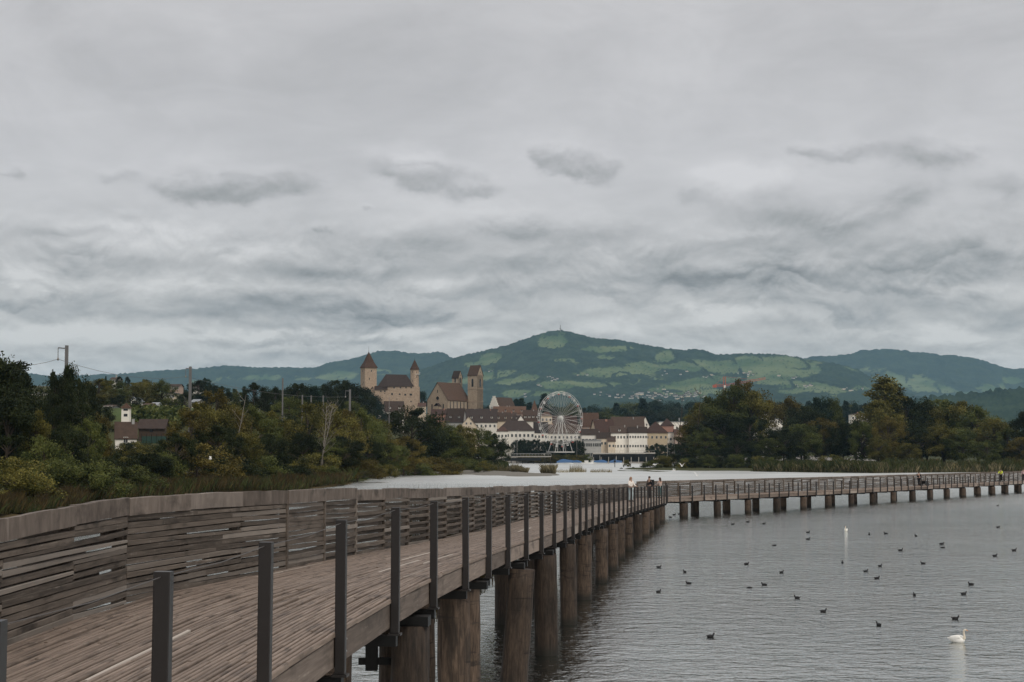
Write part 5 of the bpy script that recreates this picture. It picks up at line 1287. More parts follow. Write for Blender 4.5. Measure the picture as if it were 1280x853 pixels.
# --- houses: name, label, px, base, eave, top, width px, Y, wall, roof, ...
TG = 'houses of the old town'
H = [
 ('town_house', 'white-gabled brown-roofed house right under the castle wall', 494, 540, 514.5, 502, 24, 1225, P_white, T_brown, dict(kind='gx', rows=1, cols=3, dorm=2, depth=14, rz=R(10))),
 ('town_house', 'white gable front joined to the brown-roofed house under the castle', 475, 535, 517.5, 502, 15, 1218, P_white, T_brown, dict(kind='gy', rows=1, cols=2, depth=16, chim=0)),
 ('town_house', 'house with a dark slate roof above the white riverside house', 489, 548, 530, 518, 24, 1205, P_timber, T_dark, dict(rows=1, cols=3, chim=1)),
 ('town_house', 'tall white riverside house with balconies below the castle', 490, 566, 532, 528, 15, 1190, P_white, T_dark, dict(kind='flat', rows=3, cols=2, ww=2.6, wh=1.7, chim=1, depth=10)),
 ('town_house', 'yellowish half-timbered gable next to the white riverside house', 479, 566, 541, 530, 10, 1188, P_yel, T_brown, dict(kind='gy', rows=2, cols=2, chim=0)),
 ('town_house', 'pinkish house with dark shutters below the church front', 550, 545, 518, 512, 21, 1240, P_red, T_red, dict(rows=2, cols=5, shut=True, chim=1)),
 ('town_house', 'narrow pale house wedged between castle and church', 527.5, 535, 508, 504, 9, 1270, P_cream, T_red, dict(rows=2, cols=2, chim=1)),
 ('town_house', 'brown-roofed house below the nave windows', 568, 545, 527, 511, 22, 1235, P_grey, T_brown, dict(rows=1, cols=3, dorm=2, rz=R(-12))),
 ('town_house', 'long dark-roofed white house with balcony below the church tower', 602, 560, 527.5, 511.5, 38, 1222, P_white, T_dark, dict(rows=3, cols=7, dorm=3, chim=2, depth=15)),
 ('town_house', 'cream gable house in front of the long dark roof', 586, 560, 533, 521, 21, 1208, P_cream, T_brown, dict(kind='gy', rows=3, cols=3, chim=0)),
 ('town_house', 'rust-roofed house right of the stepped chapel', 637, 548, 517, 508.5, 40, 1275, P_pink, T_rust, dict(rows=1, cols=6, dorm=4, chim=3, depth=16)),
 ('town_house', 'brown-roofed house under the rust roof beside the chapel', 632, 552, 526, 516, 26, 1240, P_cream, T_brown, dict(rows=1, cols=4, dorm=3, chim=2)),
 ('town_house', 'house with a white-edged slanting gable behind the long white quayside house', 651, 556, 532, 519.5, 18, 1225, P_white, T_brown, dict(kind='gy', rows=1, cols=3, chim=1, rz=R(24))),
 ('town_house', 'house with a row of white dormers left of the big wheel', 664, 556, 526, 513, 20, 1238, P_white, T_brown, dict(rows=1, cols=4, dorm=4, chim=1)),
 ('town_house', 'long white quayside house with a dark hip roof and small lit balconies', 645, 575, 538.8, 526, 46, 1180, P_white, T_dark, dict(kind='hip', rows=3, cols=9, dorm=0, chim=2, depth=14, ww=1.1, wh=1.6)),
 ('town_house', 'low red-roofed annex at the near end of the long white quayside house', 628, 575, 539.5, 533, 13, 1177, P_white, T_red, dict(kind='hip', rows=3, cols=3, chim=0)),
 ('town_house', 'white quayside house with the dark roof next to the big wheel', 676, 575, 540.5, 528, 17, 1183, P_white, T_dark, dict(rows=3, cols=4, chim=1)),
 ('town_house', 'tall cream house seen through the near half of the big wheel', 683, 570, 520, 515, 14, 1230, P_cream, T_rust, dict(kind='hip', rows=5, cols=3, chim=0)),
 ('town_house', 'rust-roofed turret house behind the rim of the big wheel', 668, 560, 517, 500, 9, 1262, P_cream, T_rust, dict(kind='pyr', rows=2, cols=2, chim=0, depth=7)),
 ('town_house', 'white house behind the foot of the big wheel', 704, 575, 541.5, 531, 44, 1188, P_white, T_brown, dict(rows=3, cols=9, chim=2, dorm=0, depth=13)),
 ('town_house', 'broad red-brown roof behind the hub of the big wheel', 704, 565, 532, 520, 34, 1235, P_cream, T_red, dict(rows=1, cols=6, chim=2, depth=16)),
 ('town_house', 'rust-coloured barn roof beyond the far rim of the big wheel', 738, 560, 533, 516.5, 20, 1260, P_pink, T_rust, dict(rows=1, cols=3, chim=1, depth=18)),
 ('town_house', 'white arcaded house past the far rim of the big wheel', 737, 575, 543.5, 536.5, 21, 1184, P_white, T_brown, dict(rows=2, cols=5, chim=1, ww=1.4, wh=2.0)),
 ('town_house', 'grey pavilion with a flat canopy at the quay past the big wheel', 740, 575, 550.5, 548.6, 22, 1172, P_grey, T_grey, dict(kind='flat', rows=2, cols=8, ww=1.1, wh=2.0, chim=0, depth=8)),
 ('town_house', 'red-roofed house with white chimneys in the middle of the quay', 757, 570, 540.5, 524.5, 25, 1212, P_cream, T_red, dict(rows=2, cols=5, chim=3, depth=16, rz=R(14))),
 ('town_house', 'low cream house left of the white dormer-gabled one', 754, 575, 548, 541, 17, 1180, P_cream, T_brown, dict(rows=2, cols=4, chim=1)),
 ('town_house', 'big brown-roofed house above the white quayside row', 785, 565, 540, 521.5, 40, 1225, P_cream, T_brown, dict(rows=1, cols=6, chim=2, depth=20)),
 ('town_house', 'white house with a flared white dormer gable on the quay', 774, 575, 541.3, 533, 23, 1186, P_white, T_brown, dict(rows=3, cols=6, ww=.8, dorm=1, chim=1)),
 ('town_house', 'tall white quayside house with three even rows of shuttered windows', 797, 575, 541, 534, 23, 1182, P_white, T_brown, dict(rows=3, cols=7, ww=.85, wh=1.25, chim=1)),
 ('town_house', 'white triangular gable standing above the quay roofs', 806, 560, 535, 521, 15, 1245, P_white, T_brown, dict(kind='gy', rows=1, cols=2, chim=0, rz=R(28))),
 ('town_house', 'yellow house with a red hip roof and blue awnings', 820, 575, 541.5, 527.5, 28, 1188, P_yel, T_red, dict(kind='hip', rows=3, cols=5, chim=1, depth=16)),
 ('town_house', 'small dark-red pyramid-roofed house behind the hip-roofed one', 834, 560, 532.5, 523, 15, 1230, P_red, T_red, dict(kind='pyr', rows=1, cols=2, chim=0)),
 ('town_house', 'flat grey-roofed white block behind the pyramid roof', 843, 560, 527.5, 523.5, 40, 1290, P_white, T_grey, dict(kind='flat', rows=2, cols=8, chim=1, depth=16)),
 ('town_house', 'white terrace house below the flat grey roof', 840, 575, 541, 536, 18, 1196, P_white, T_grey, dict(kind='flat', rows=2, cols=4, chim=0)),
 ('town_house', 'pinkish house at the end of the quay', 851, 575, 542.5, 537, 16, 1188, P_pink, T_red, dict(rows=2, cols=3, chim=1)),
 ('town_house', 'rust-roofed house half hidden by the island trees', 858, 570, 540, 532, 16, 1210, P_cream, T_rust, dict(rows=1, cols=3, chim=1)),
 ('town_house', 'cream house low on the quay between pavilion and white row', 764, 575, 552, 546, 9, 1176, P_cream, T_brown, dict(rows=2, cols=2, chim=0)),
 # across the island and on the rise beyond the near bank
 ('far_house', 'pale gabled house in the wood behind the island trees', 957, 530, 517, 512, 9, 1500, P_white, T_grey, dict(kind='gy', rows=1, cols=2, chim=0)),
 ('far_house', 'white flat house behind the island trees', 969, 532, 524, 522, 16, 1450, P_white, T_grey, dict(kind='flat', rows=1, cols=5, chim=0)),
 ('far_house', 'white apartment house showing through the gap in the far wood', 1075, 535, 518.5, 516.5, 24, 1400, P_white, T_red, dict(kind='hip', rows=2, cols=6, chim=1, ww=1.4)),
 ('far_house', 'pale house glimpsed behind the near end of the island', 872, 535, 524, 522, 14, 1500, P_cream, T_grey, dict(kind='flat', rows=1, cols=4, chim=0)),
 ('far_house', 'white house glimpsed beneath the tallest island tree', 943, 535, 528, 525, 7, 1450, P_white, T_red, dict(rows=1, cols=2, chim=0)),
 ('apartment_block', 'pale grey apartment block with balcony bands in the gap between dark trees', 47, 520, 492, 491, 15, 760, P_white, T_grey, dict(kind='flat', rows=4, cols=4, ww=1.1, wh=1.0, chim=0, cat='apartment block')),
 ('apartment_block', 'upper pale apartment block behind the one in the gap', 50, 498, 483.5, 483, 17, 900, P_grey, T_grey, dict(kind='flat', rows=2, cols=4, ww=1.3, wh=1.2, chim=0, cat='apartment block')),
 ('far_house', 'white ridge house beside the hill meadow', 143, 480, 474.5, 472.3, 8.5, 900, P_white, T_brown, dict(kind='gx', rows=1, cols=3, chim=1)),
 ('far_house', 'long low brown house at the top of the hill meadow', 218, 488, 483, 480.8, 13, 880, P_pink, T_brown, dict(rows=1, cols=4, chim=0)),
 ('far_house', 'pale flat building right of the hill meadow', 213, 500, 492, 490, 11, 780, P_cream, T_grey, dict(kind='flat', rows=1, cols=4, chim=0)),
 ('far_house', 'white villa with red roofs in the dark trees past the second railway mast', 247, 490, 483.5, 480.5, 12, 860, P_white, T_red, dict(rows=1, cols=3, chim=1)),
 ('far_house', 'small white house behind the foot of the second railway mast', 244, 508, 503, 500, 7, 640, P_white, T_grey, dict(rows=1, cols=2, chim=0)),
 ('far_house', 'cream cottage at the top of the vineyard', 184, 512.5, 508, 505, 9, 560, P_yel, T_red, dict(rows=1, cols=3, chim=0)),
 ('far_house', 'white cottage beside the cream one above the vineyard', 192, 512.5, 508.5, 504, 6, 565, P_white, T_grey, dict(rows=1, cols=2, chim=0)),
 ('far_house', 'whitish house among dark trees above the garden tower', 168, 508, 500, 497, 6, 600, P_white, T_grey, dict(kind='gy', rows=1, cols=1, chim=0)),
 ('far_house', 'pale low house at the left end of the vineyard wall', 136, 513, 509, 507, 11, 560, P_grey, T_brown, dict(rows=1, cols=3, chim=0)),
 ('cottage', 'white cottage with a steep brown roof above the near bank', 159.5, 553, 548, 528.5, 26, 430, P_white, T_brown, dict(kind='gx', rows=1, cols=1, chim=1, depth=6.5, rz=R(14), side=-1, cat='cottage', ov=.25)),
 ('shed', 'long low brown-roofed shed beside the white cottage', 191, 540, 535, 525, 32, 455, P_timber, T_dark, dict(rows=1, cols=1, chim=0, depth=6, cat='shed', frame=False)),
 ('cottage', 'pale gabled cottage under the tall railway mast', 86, 545, 531, 519, 9, 330, P_pink, T_brown, dict(kind='gy', rows=1, cols=1, chim=0, cat='cottage')),
]
for (nm, lab, px, b_, e_, t_, w_, Y_, wl_, rf_, kw) in H:
    kw.setdefault('cat', 'house'); g = TG if nm == 'town_house' else None
    house(nm, lab, px, b_, e_, t_, w_, Y_, wl_, rf_, group=g, **kw)
# garden tower
gt = P(156.5, 525, 480); o = empty('garden_tower', gt); tag(o, 'small white garden tower with a pointed tiled roof at the vineyard', 'tower')
s = 9.8 * mpp(480); hz_ = P(156, 510.5, 480).z - gt.z; tz_ = P(156, 503.5, 480).z - gt.z
w_ = MB().box((0, s / 2, hz_ / 2 - 1), (s, s, hz_ + 2)).build('wall', P_white, o)
r_ = roof_mb(s, s, hz_, tz_ - hz_, 'pyr', .3, .12); r_.v = [(x, y + s / 2, z) for x, y, z in r_.v]; r_.build('roof', T_rust, o)
link('window', window_mesh(1.3, .55, False, False), o, (.1, -.02, hz_ * .93 - .2)); link('window', window_mesh(1.1, .8, False, False), o, (.1, -.02, hz_ * .40)); link('window', window_mesh(.5, .5, False, False), o, (-s / 2 - .02, s / 2, hz_ * .93 - .2), (0, 0, -math.pi / 2))
# vineyard wall and green net fence
vw = MB(); a_, b_ = P(176, 513.6, 545), P(232, 512.6, 552)
vw.bar(a_ - Vector((0, 0, .6)), b_ - Vector((0, 0, .6)), .4, 2.2); tag(vw.build('garden_wall', plain('brownish_wall', (.19, .14, .10), .9)), 'low brownish stone wall along the top of the vineyard', 'wall')
vine = MB(); q = random.Random(8)
for r in range(9):
    yv = 482 + r * 7
    for i in range(120):
        x = XP(q.uniform(166, 236), yv); z = gz(x, yv) + q.uniform(.3, 1.5); c = Vector((x, yv + q.uniform(-.5, .5), z)); vine.tone = q.random(); d = Vector((q.uniform(-1, 1), q.uniform(-1, 1), q.uniform(-1, 1))) * .8; e = Vector((q.uniform(-1, 1), q.uniform(-1, 1), q.uniform(-1, 1))) * .6
        vine.poly([c - d, c - e, c + d, c + e], [(0, 1, 2, 3)])
tag(vine.build('vines', L['mid']), kind='stuff')
nf = empty('net_fence', P(196, 553, 420)); tag(nf, 'green net fence beside the white cottage', 'fence'); mg = plain('green_net', (.025, .055, .042), .8)
for i, px in enumerate(np.linspace(177, 208, 6)):
    p = P(px, 553, 420) - nf.location; MB().box((p.x, p.y, 1.0), (.1, .1, 2.4)).build('post', M_black, nf)
    if i < 5: 
        w = (208 - 177) / 5 * mpp(420); MB().box((p.x + w / 2, p.y, .6), (w - .12, .04, 1.8)).build('net_panel', mg, nf)
# --- big wheel
fy = 1150; hub = P(700.5, 522.5, fy); rad = 32.6 * mpp(fy); gzw = P(700, 566, fy).z
fw = empty('ferris_wheel', (hub.x, hub.y, gzw), R(33)); tag(fw, 'white ferris wheel standing on the quay in front of the old town', 'ferris wheel')
M_wh = plain('white_steel', (.54, .53, .50), .5, 0, .05, 2); hzv = hub.z - gzw; NS = 24
for sgn in (-1, 1):
    for rr, t in ((rad, .13), (rad * .93, .09)):
        mb = MB(); mb.tube([(rr * math.cos(2 * math.pi * i / 48), sgn * 1.3, hzv + rr * math.sin(2 * math.pi * i / 48)) for i in range(49)], t, 5, cap=False); mb.build('rim', M_wh, fw)
sp = MB()
for sgn in (-1, 1):
    sp.tube([(1.0, sgn * .9, 0), (rad, sgn * 1.3, 0)], .058, 4); sp.tube([(rad * .5, sgn * 1.12, 0), (rad * .93, sgn * 1.3, rad * .11)], .05, 4)
    sp.tube([(rad * .93, sgn * 1.3, 0), (rad * .924, -sgn * 1.3, rad * .10)], .06, 4)
sp_me = sp.mesh('spoke', M_wh); gm = MB(); gm.tube([(0, 0, 0), (0, 0, -.7)], .07, 5); gm.tube([(0, 0, -.6), (0, 0, -.9), (0, 0, -1.2)], [.3, 1.0, 1.05], 10); gm.tube([(0, 0, -1.9), (0, 0, -2.5), (0, 0, -2.8)], [1.02, .95, .5], 10, mat=1)
for a_ in range(4): gm.tube([(.95 * math.cos(a_ * 1.57), .95 * math.sin(a_ * 1.57), -1.2), (.95 * math.cos(a_ * 1.57), .95 * math.sin(a_ * 1.57), -1.95)], .06, 4)
gm_me = [gm.mesh('gondola', [M_wh, plain('gondola_' + n_, c_, .5)]) for n_, c_ in (('white', (.7, .7, .68)), ('red', (.42, .10, .08)))]
for i in range(NS):
    a_ = 2 * math.pi * (i + .3) / NS
    link('spoke', sp_me, fw, (0, 0, hzv), (0, -a_, 0)); link('gondola', gm_me[1 if i % 2 == 0 else 0], fw, (rad * math.cos(a_), 0, hzv + rad * math.sin(a_)), sc=.8)
hbm = MB(); hbm.tube([(0, -2.3, hzv), (0, 2.3, hzv)], 1.0, 12); hbm.tube([(0, -1.15, hzv), (0, -.95, hzv)], 1.6, 16); hbm.tube([(0, .95, hzv), (0, 1.15, hzv)], 1.6, 16); hbm.build('hub', M_wh, fw)
for sgn in (-1, 1):
    for sx in (-1, 1): MB().bar((sx * 7.5, sgn * 4.2, 0), (sx * .3, sgn * 2.1, hzv), .24, .24).build('leg', M_wh, fw)
    MB().bar((0, sgn * 3.6, 0), (0, sgn * 2.1, hzv), .30, .26).build('leg', M_wh, fw)
pf = MB(); pf.box((0, 0, .4), (17, 10, .8)); pf.build('platform', P_grey, fw)
# --- quay, jetty, boathouse, boats
M_conc = plain('concrete', (.30, .28, .25), .9, 0, .2, .5); M_dkconc = plain('dark_stone', (.08, .07, .06), .9, 0, .2, .5)
hw = MB(); a_, b_ = W(676, 578.6), W(875, 578.9)
hw.bar((a_.x, a_.y, .9), (b_.x, b_.y, .9), 3, 2.6); tag(hw.build('harbour_wall', M_dkconc), 'dark stone harbour wall along the quay', 'wall')
jt = empty('jetty', P(652, 575, 1120)); tag(jt, 'dark jetty on posts at the end of the wooded bank', 'jetty'); jl = jt.location
for nm_, p0, p1, hh, mt in (('deck', (631, 571), (689, 571), .7, M_conc), ('underside_shade', (631, 574.5), (676, 574.5), 2.0, M_black), ('railing', (631, 567.5), (689, 567.5), .25, P_grey)):  # the black block under the deck puts the shade there into colour
    a_, b_ = P(*p0, 1120) - jl, P(*p1, 1120) - jl; mb = MB(); mb.bar(a_, b_, 4 if nm_ != 'railing' else .15, hh)
    if nm_ == 'railing':
        for k in range(16): c_ = a_.lerp(b_, k / 15); mb.box((c_.x, c_.y, c_.z - .9), (.12, .12, 1.8))
    mb.build(nm_, mt, jt)
for k in range(9): a_ = P(632 + k * 7, 576, 1118) - jl; MB().tube([(a_.x, -1.5, -3.5), (a_.x, -1.5, 1)], .25, 6).build('pile', M_pile, jt)
bh = empty('boathouse', P(778, 577, 1125)); tag(bh, 'long open boathouse with a pale flat roof along the quay', 'boathouse'); bl = bh.location
a_, b_ = P(741, 567.2, 1125) - bl, P(818, 566.6, 1125) - bl; MB().bar(a_, b_, 14, .8).build('roof', M_conc, bh)
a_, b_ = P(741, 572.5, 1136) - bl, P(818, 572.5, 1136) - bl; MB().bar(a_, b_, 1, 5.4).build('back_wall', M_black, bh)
for k in range(9): a_ = P(742 + k * 9.4, 572, 1119) - bl; MB().box((a_.x, a_.y, .2), (.35, .35, 5.6)).build('post', M_conc, bh)
mb = MB(); a_, b_ = P(741, 564.2, 1119) - bl, P(818, 563.6, 1119) - bl; mb.bar(a_, b_, .1, .12)
for k in range(24): c_ = a_.lerp(b_, k / 23); mb.box((c_.x, c_.y, c_.z - .7), (.1, .1, 1.4))
mb.build('railing', M_conc, bh)
M_blue = plain('blue_tarpaulin', (.03, .085, .19), .6, 0, .2, .8); M_hull = plain('boat_hull', (.62, .62, .60), .4, 0, .1, 1)
def boat(px, Y, L_, label, cover, rz=0.0, mast=0, h=1.0):
    w = W(px, 570 + HC * F / Y, 0); o = empty('covered_boat' if cover else 'motor_boat', (w.x, Y, 0), rz); tag(o, label, 'boat')
    hb_ = MB(); n = 8; vs = []
    for k in range(n + 1):
        u = k / n; x = -L_ / 2 + L_ * u; b = 1.25 * (1 - max(0, (u - .55) / .45) ** 2) * (1 if u > 0 else .9) + .02
        vs += [(x, -b * .55, -.25), (x, -b, .75 + .25 * u), (x, b, .75 + .25 * u), (x, b * .55, -.25)]
    fs = [(4 * k + j, 4 * k + 4 + j, 4 * k + 5 + j, 4 * k + 1 + j) for k in range(n) for j in range(3)] + [(0, 1, 2, 3)]
    hb_.poly(vs, fs); hb_.build('hull', M_hull, o)
    if cover:
        cv = MB(); vs = []
        for k in range(n + 1):
            u = k / n; x = -L_ / 2 + L_ * u - .05; b = 1.32 * (1 - max(0, (u - .55) / .45) ** 2) + .05; zt = .95 + h * (.35 + 1.0 * math.sin(min(1, u * 1.5) * 2.2) * (1 - u * .55)) + rnd.uniform(-.05, .05)
            vs += [(x, -b, .62), (x, -b * .5, (zt + .7) / 2 + .12), (x, 0, zt), (x, b * .5, (zt + .7) / 2 + .12), (x, b, .62)]
        cv.poly(vs, [(5 * k + j, 5 * k + 5 + j, 5 * k + 6 + j, 5 * k + 1 + j) for k in range(n) for j in range(4)] + [(0, 1, 2, 3, 4)]); cv.build('tarpaulin', M_blue, o)
    else:
        cb = MB(); cb.box((-.3, 0, 1.4), (2.4, 1.7, 1.3)); cb.box((-.3, 0, 2.1), (2.7, 1.9, .12)); cb.build('cabin', M_wh, o); MB().box((.92, 0, 1.6), (.06, 1.4, .5)).build('windscreen', M_glass, o)
    if mast: MB().tube([(.4, 0, .8), (.4, 0, mast)], .07, 5).build('mast', M_wh, o)
boat(706, 1085, 11, 'longest blue-covered boat, nearest the big wheel', True, .05, 0, 1.9); boat(719, 1088, 8, 'blue-covered boat touching the stern of the longest one', True, 3.0, 0, 1.3)
boat(733, 1082, 8, 'white motor boat between the blue-covered boats', False, .2, 0); boat(750, 1088, 9, 'blue-covered boat with a mast past the white motor boat', True, 3.1, 5.5, 1.5); boat(769, 1086, 8.5, 'last blue-covered boat with a mast before the rocky islet', True, .1, 5.2, 1.5)
boat(741, 1094, 6.5, 'small white boat moored behind the white motor boat', False, .5, 0)
# --- lamp posts on the quay, channel marker
for px, top, lab in ((646.3, 538, 'slim lamp post before the long white quayside house'), (692.5, 540, 'slim lamp post under the near half of the big wheel'), (707.5, 540, 'slim lamp post under the hub of the big wheel'), (721, 541, 'slim lamp post under the far half of the big wheel'), (834.3, 551, 'pale double-armed post by the yellow house'), (843, 555, 'pale post past the yellow house')):
    b_ = P(px, 573, 1168); t_ = P(px, top, 1168).z - b_.z; o = empty('lamp_post', b_); tag(o, lab, 'lamp post', 'posts along the quay')
    MB().tube([(0, 0, 0), (0, 0, t_)], [.14, .09], 6).build('pole', M_conc, o); MB().bar((0, 0, t_), (1.3, 0, t_ + .15), .12, .1).build('arm', M_conc, o); MB().box((1.3, 0, t_ + .08), (.7, .25, .15)).build('lamp_head', M_wh, o)
w = W(768.5, 584); o = empty('channel_marker', w); tag(o, 'dark channel marker post standing in the open water', 'marker post'); hh = P(768.5, 575.5, w.y).z
MB().tube([(0, 0, -2), (0, 0, hh)], .16, 7).build('pole', M_black, o); MB().box((0, -.2, hh - .5), (.9, .08, .9)).build('board', M_black, o)
# --- crane
cyv = 1900; cb = P(906, 520, cyv); o = empty('tower_crane', cb); tag(o, 'red tower crane rising behind the island trees', 'crane'); M_cr = plain('red_crane_paint', (.46, .13, .085), .6, 0, .1, 1)
zt = P(906, 471, cyv).z - cb.z; zj = P(906, 482, cyv).z - cb.z
def lattice(mb, a, b, w, n):
    a = Vector(a); b = Vector(b); d = (b - a).normalized(); u = d.cross(Vector((0, 1, 0))).normalized() * w / 2; v2 = Vector((0, 1, 0)) * w / 2
    cs = [u + v2, u - v2, -u - v2, -u + v2]
    for c in cs: mb.bar(a + c, b + c, .32, .32)
    for k in range(n):
        p, q2 = a.lerp(b, k / n), a.lerp(b, (k + 1) / n)
        for i in range(4): mb.bar(p + cs[i], q2 + cs[(i + 1) % 4], .2, .2)
m_ = MB(); lattice(m_, (0, 0, -10), (0, 0, zt), 2.6, 14); m_.build('mast', M_cr, o)
m_ = MB(); jx = P(959, 472.5, cyv) - cb; lattice(m_, (1, 0, zj), (jx.x, 12, jx.z), 2.0, 16); m_.build('jib', M_cr, o)
m_ = MB(); kx = P(893, 482, cyv) - cb; lattice(m_, (-1, 0, zj), (kx.x, -2, kx.z), 2.0, 4); m_.build('counter_jib', M_cr, o); MB().box((kx.x, -2, kx.z - 1), (4.5, 2.2, 3.0)).build('counterweight', M_cr, o)
MB().box((0, -2, zj - 1.5), (2.4, 2.4, 3)).build('cab', P_white, o); m_ = MB(); m_.bar((0, 0, zt), (jx.x * .7, 8, zj + (jx.z - zj) * .7 + 1), .18, .18); m_.bar((0, 0, zt), (kx.x, -2, kx.z + .5), .18, .18); m_.build('stay', M_cr, o)
# --- transmitter on the summit
tb_ = P(700.5, 416.5, 9380); o = empty('transmitter_mast', tb_); tag(o, 'thin transmitter mast on the mountain summit', 'mast'); MB().tube([(0, 0, -10), (0, 0, 46)], [3.4, 2.2], 6).build('pole', M_conc, o); MB().tube([(0, 0, 24), (0, 0, 29)], 4.5, 8).build('platform', M_conc, o)
# --- railway masts with arms and the contact wire
M_mast = plain('mast_steel', (.16, .155, .15), .6, .3, .1, 2)
def rmast(px, top, Y, arm, label, w=.42, wires=None):
    t = P(px, top, Y); zb = gz(t.x, Y); o = empty('railway_mast', (t.x, Y, zb)); tag(o, label, 'mast', 'overhead line masts of the railway'); h = t.z - zb
    MB().box((0, 0, h / 2), (w, w, h)).build('pole', M_mast, o)
    if arm:
        l = arm; mb = MB(); mb.bar((0, 0, h - .45), (-l, 0, h - .35), .16, .16); mb.bar((-l, 0, h - .35), (-l, 0, h - 1.8), .09, .09); mb.build('arm', M_mast, o)
        MB().tube([(-l + .02, 0, h - 1.8), (-l, 0, h - 2.2)], .13, 6).build('insulator', M_conc, o)
    return Vector((t.x - (arm or 0), Y, t.z - 2.0))
w1 = rmast(83.5, 432, 240, 1.25, 'tall railway mast standing over the dark trees'); w2 = rmast(238, 458.5, 330, .9, 'second railway mast past the vineyard', .5); w3 = rmast(353.5, 473, 378, 0, 'thin railway pole above the trees behind the bare birch', .3); w4 = rmast(437.5, 487, 442, 1.2, 'slim railway mast in front of the big round tree', .5)
rmast(378, 494, 400, 0, 'short pale pole among the trees past the thin railway pole', .3); rmast(389, 494.5, 405, 0, 'second short pale pole past the thin railway pole', .3); rmast(404, 494.5, 410, 0, 'third short pale pole before the slim railway mast', .3)
wr = MB(); w0 = P(-60, 441, 205)
for a_, b_ in ((w0, w1), (w1, w2), (w2, w4)):
    wr.tube([a_.lerp(b_, k / 8) - Vector((0, 0, 1.3 * 4 * (k / 8) * (1 - k / 8))) for k in range(9)], .028, 4)
tag(wr.build('contact_wire', M_wire), 'thin overhead wire strung between the railway masts', 'wire')
pl = P(486.5, 497, 460); o = empty('flag_pole', (pl.x, 460, gz(pl.x, 460))); tag(o, 'thin grey pole in front of the white riverside house', 'pole'); MB().tube([(0, 0, 0), (0, 0, pl.z - gz(pl.x, 460))], [.13, .07], 6).build('pole', M_mast, o)
# --- hamlets on the mountain
hv = [MB(), MB()]
hm = MB(); hm.box((0, 0, 3), (12, 9, 7)); hr = roof_mb(12, 9, 6.5, 3.5, 'gx', .6, .5)
hm2 = MB(); hm2.box((0, 0, 3.5), (20, 11, 8)); hr2 = roof_mb(20, 11, 7.5, .8, 'hip', .3, .5)
me_w = [hm.mesh('wall', wallm('village_render', (.50, .48, .43))), hm2.mesh('wall', P_cream)]; me_r = [hr.mesh('roof', T_brown), hr2.mesh('roof', T_grey)]
Hf = (Hqx, Hqy)
def hill_house(px, py):
    d = (Hqx - px) ** 2 + (Hqy - py) ** 2 * 4 + np.where(Hm > .2, 0, 3); i = np.unravel_index(np.argmin(d), d.shape)
    t_ = rnd.random(); k_ = min(i[0] + 1, HX.shape[0] - 1); p = Vector((HX[i], HY[i], HZ[i] - .5)).lerp(Vector((HX[k_, i[1]], HY[k_, i[1]], HZ[k_, i[1]] - .5)), t_) + Vector((rnd.uniform(-6, 6), 0, 0)); o = empty('hillside_house', p, rnd.uniform(-.6, .6)); k = 0 if rnd.random() < .8 else 1; s = rnd.uniform(.55, .95)
    tag(o, 'tiny pale house of the hamlets scattered over the mountain slope', 'house', 'houses on the mountain slope'); link('wall', me_w[k], o, sc=s); link('roof', me_r[k], o, sc=s)
q = random.Random(12)
for cx, cyy, sx, sy, n in ((690, 476, 7, 2, 9), (672, 484, 4, 1.5, 3), (612, 466, 2, 1, 2), (830, 497, 34, 6, 70), (795, 500, 16, 3, 12), (770, 500, 10, 2.5, 8), (862, 496, 14, 5, 26), (930, 468, 14, 4, 9), (890, 474, 12, 4, 6), (1005, 484, 12, 2, 8), (985, 474, 10, 3, 4), (655, 497, 6, 2, 3), (750, 497, 10, 3, 5), (1070, 489, 16, 2, 7), (725, 473, 6, 2, 2), (840, 470, 20, 4, 5), (1150, 495, 16, 2, 6)):
    for _ in range(n): hill_house(cx + q.gauss(0, sx * .6), cyy + q.gauss(0, sy * .6))
# ------------------------------------------------------------------ birds on the water
M_coot = plain('black_plumage', (.012, .012, .013), .6, 0, .1, 20); M_bill = plain('pale_bill', (.70, .66, .60), .5); M_swan = plain('white_plumage', (.82, .80, .75), .7, 0, .05, 6); M_obill = plain('orange_bill', (.60, .22, .05), .5); M_gullw = plain('grey_wing', (.42, .44, .46), .7); M_cream = plain('cream_neck', (.70, .62, .50), .7)
def coot_meshes():
    b = MB(); b.ell((0, 0, .05), (.19, .105, .095), 10, 7); b.poly([(-.15, -.05, .10), (-.15, .05, .10), (-.27, 0, .13), (-.15, 0, .02)], [(0, 1, 2), (0, 2, 3), (1, 3, 2)])
    n = MB(); n.tube([(.10, 0, .06), (.16, 0, .12), (.185, 0, .17)], [.06, .045, .04], 8); n.ell((.205, 0, .19), (.055, .04, .042), 8, 6)
    bl = MB(); bl.tube([(.245, 0, .188), (.30, 0, .170)], [.018, .004], 6); bl.ell((.245, 0, .207), (.016, .014, .022), 6, 5)
    return b.mesh('body', M_coot), n.mesh('head', M_coot), bl.mesh('bill', M_bill)
CB, CH, CBL = coot_meshes()
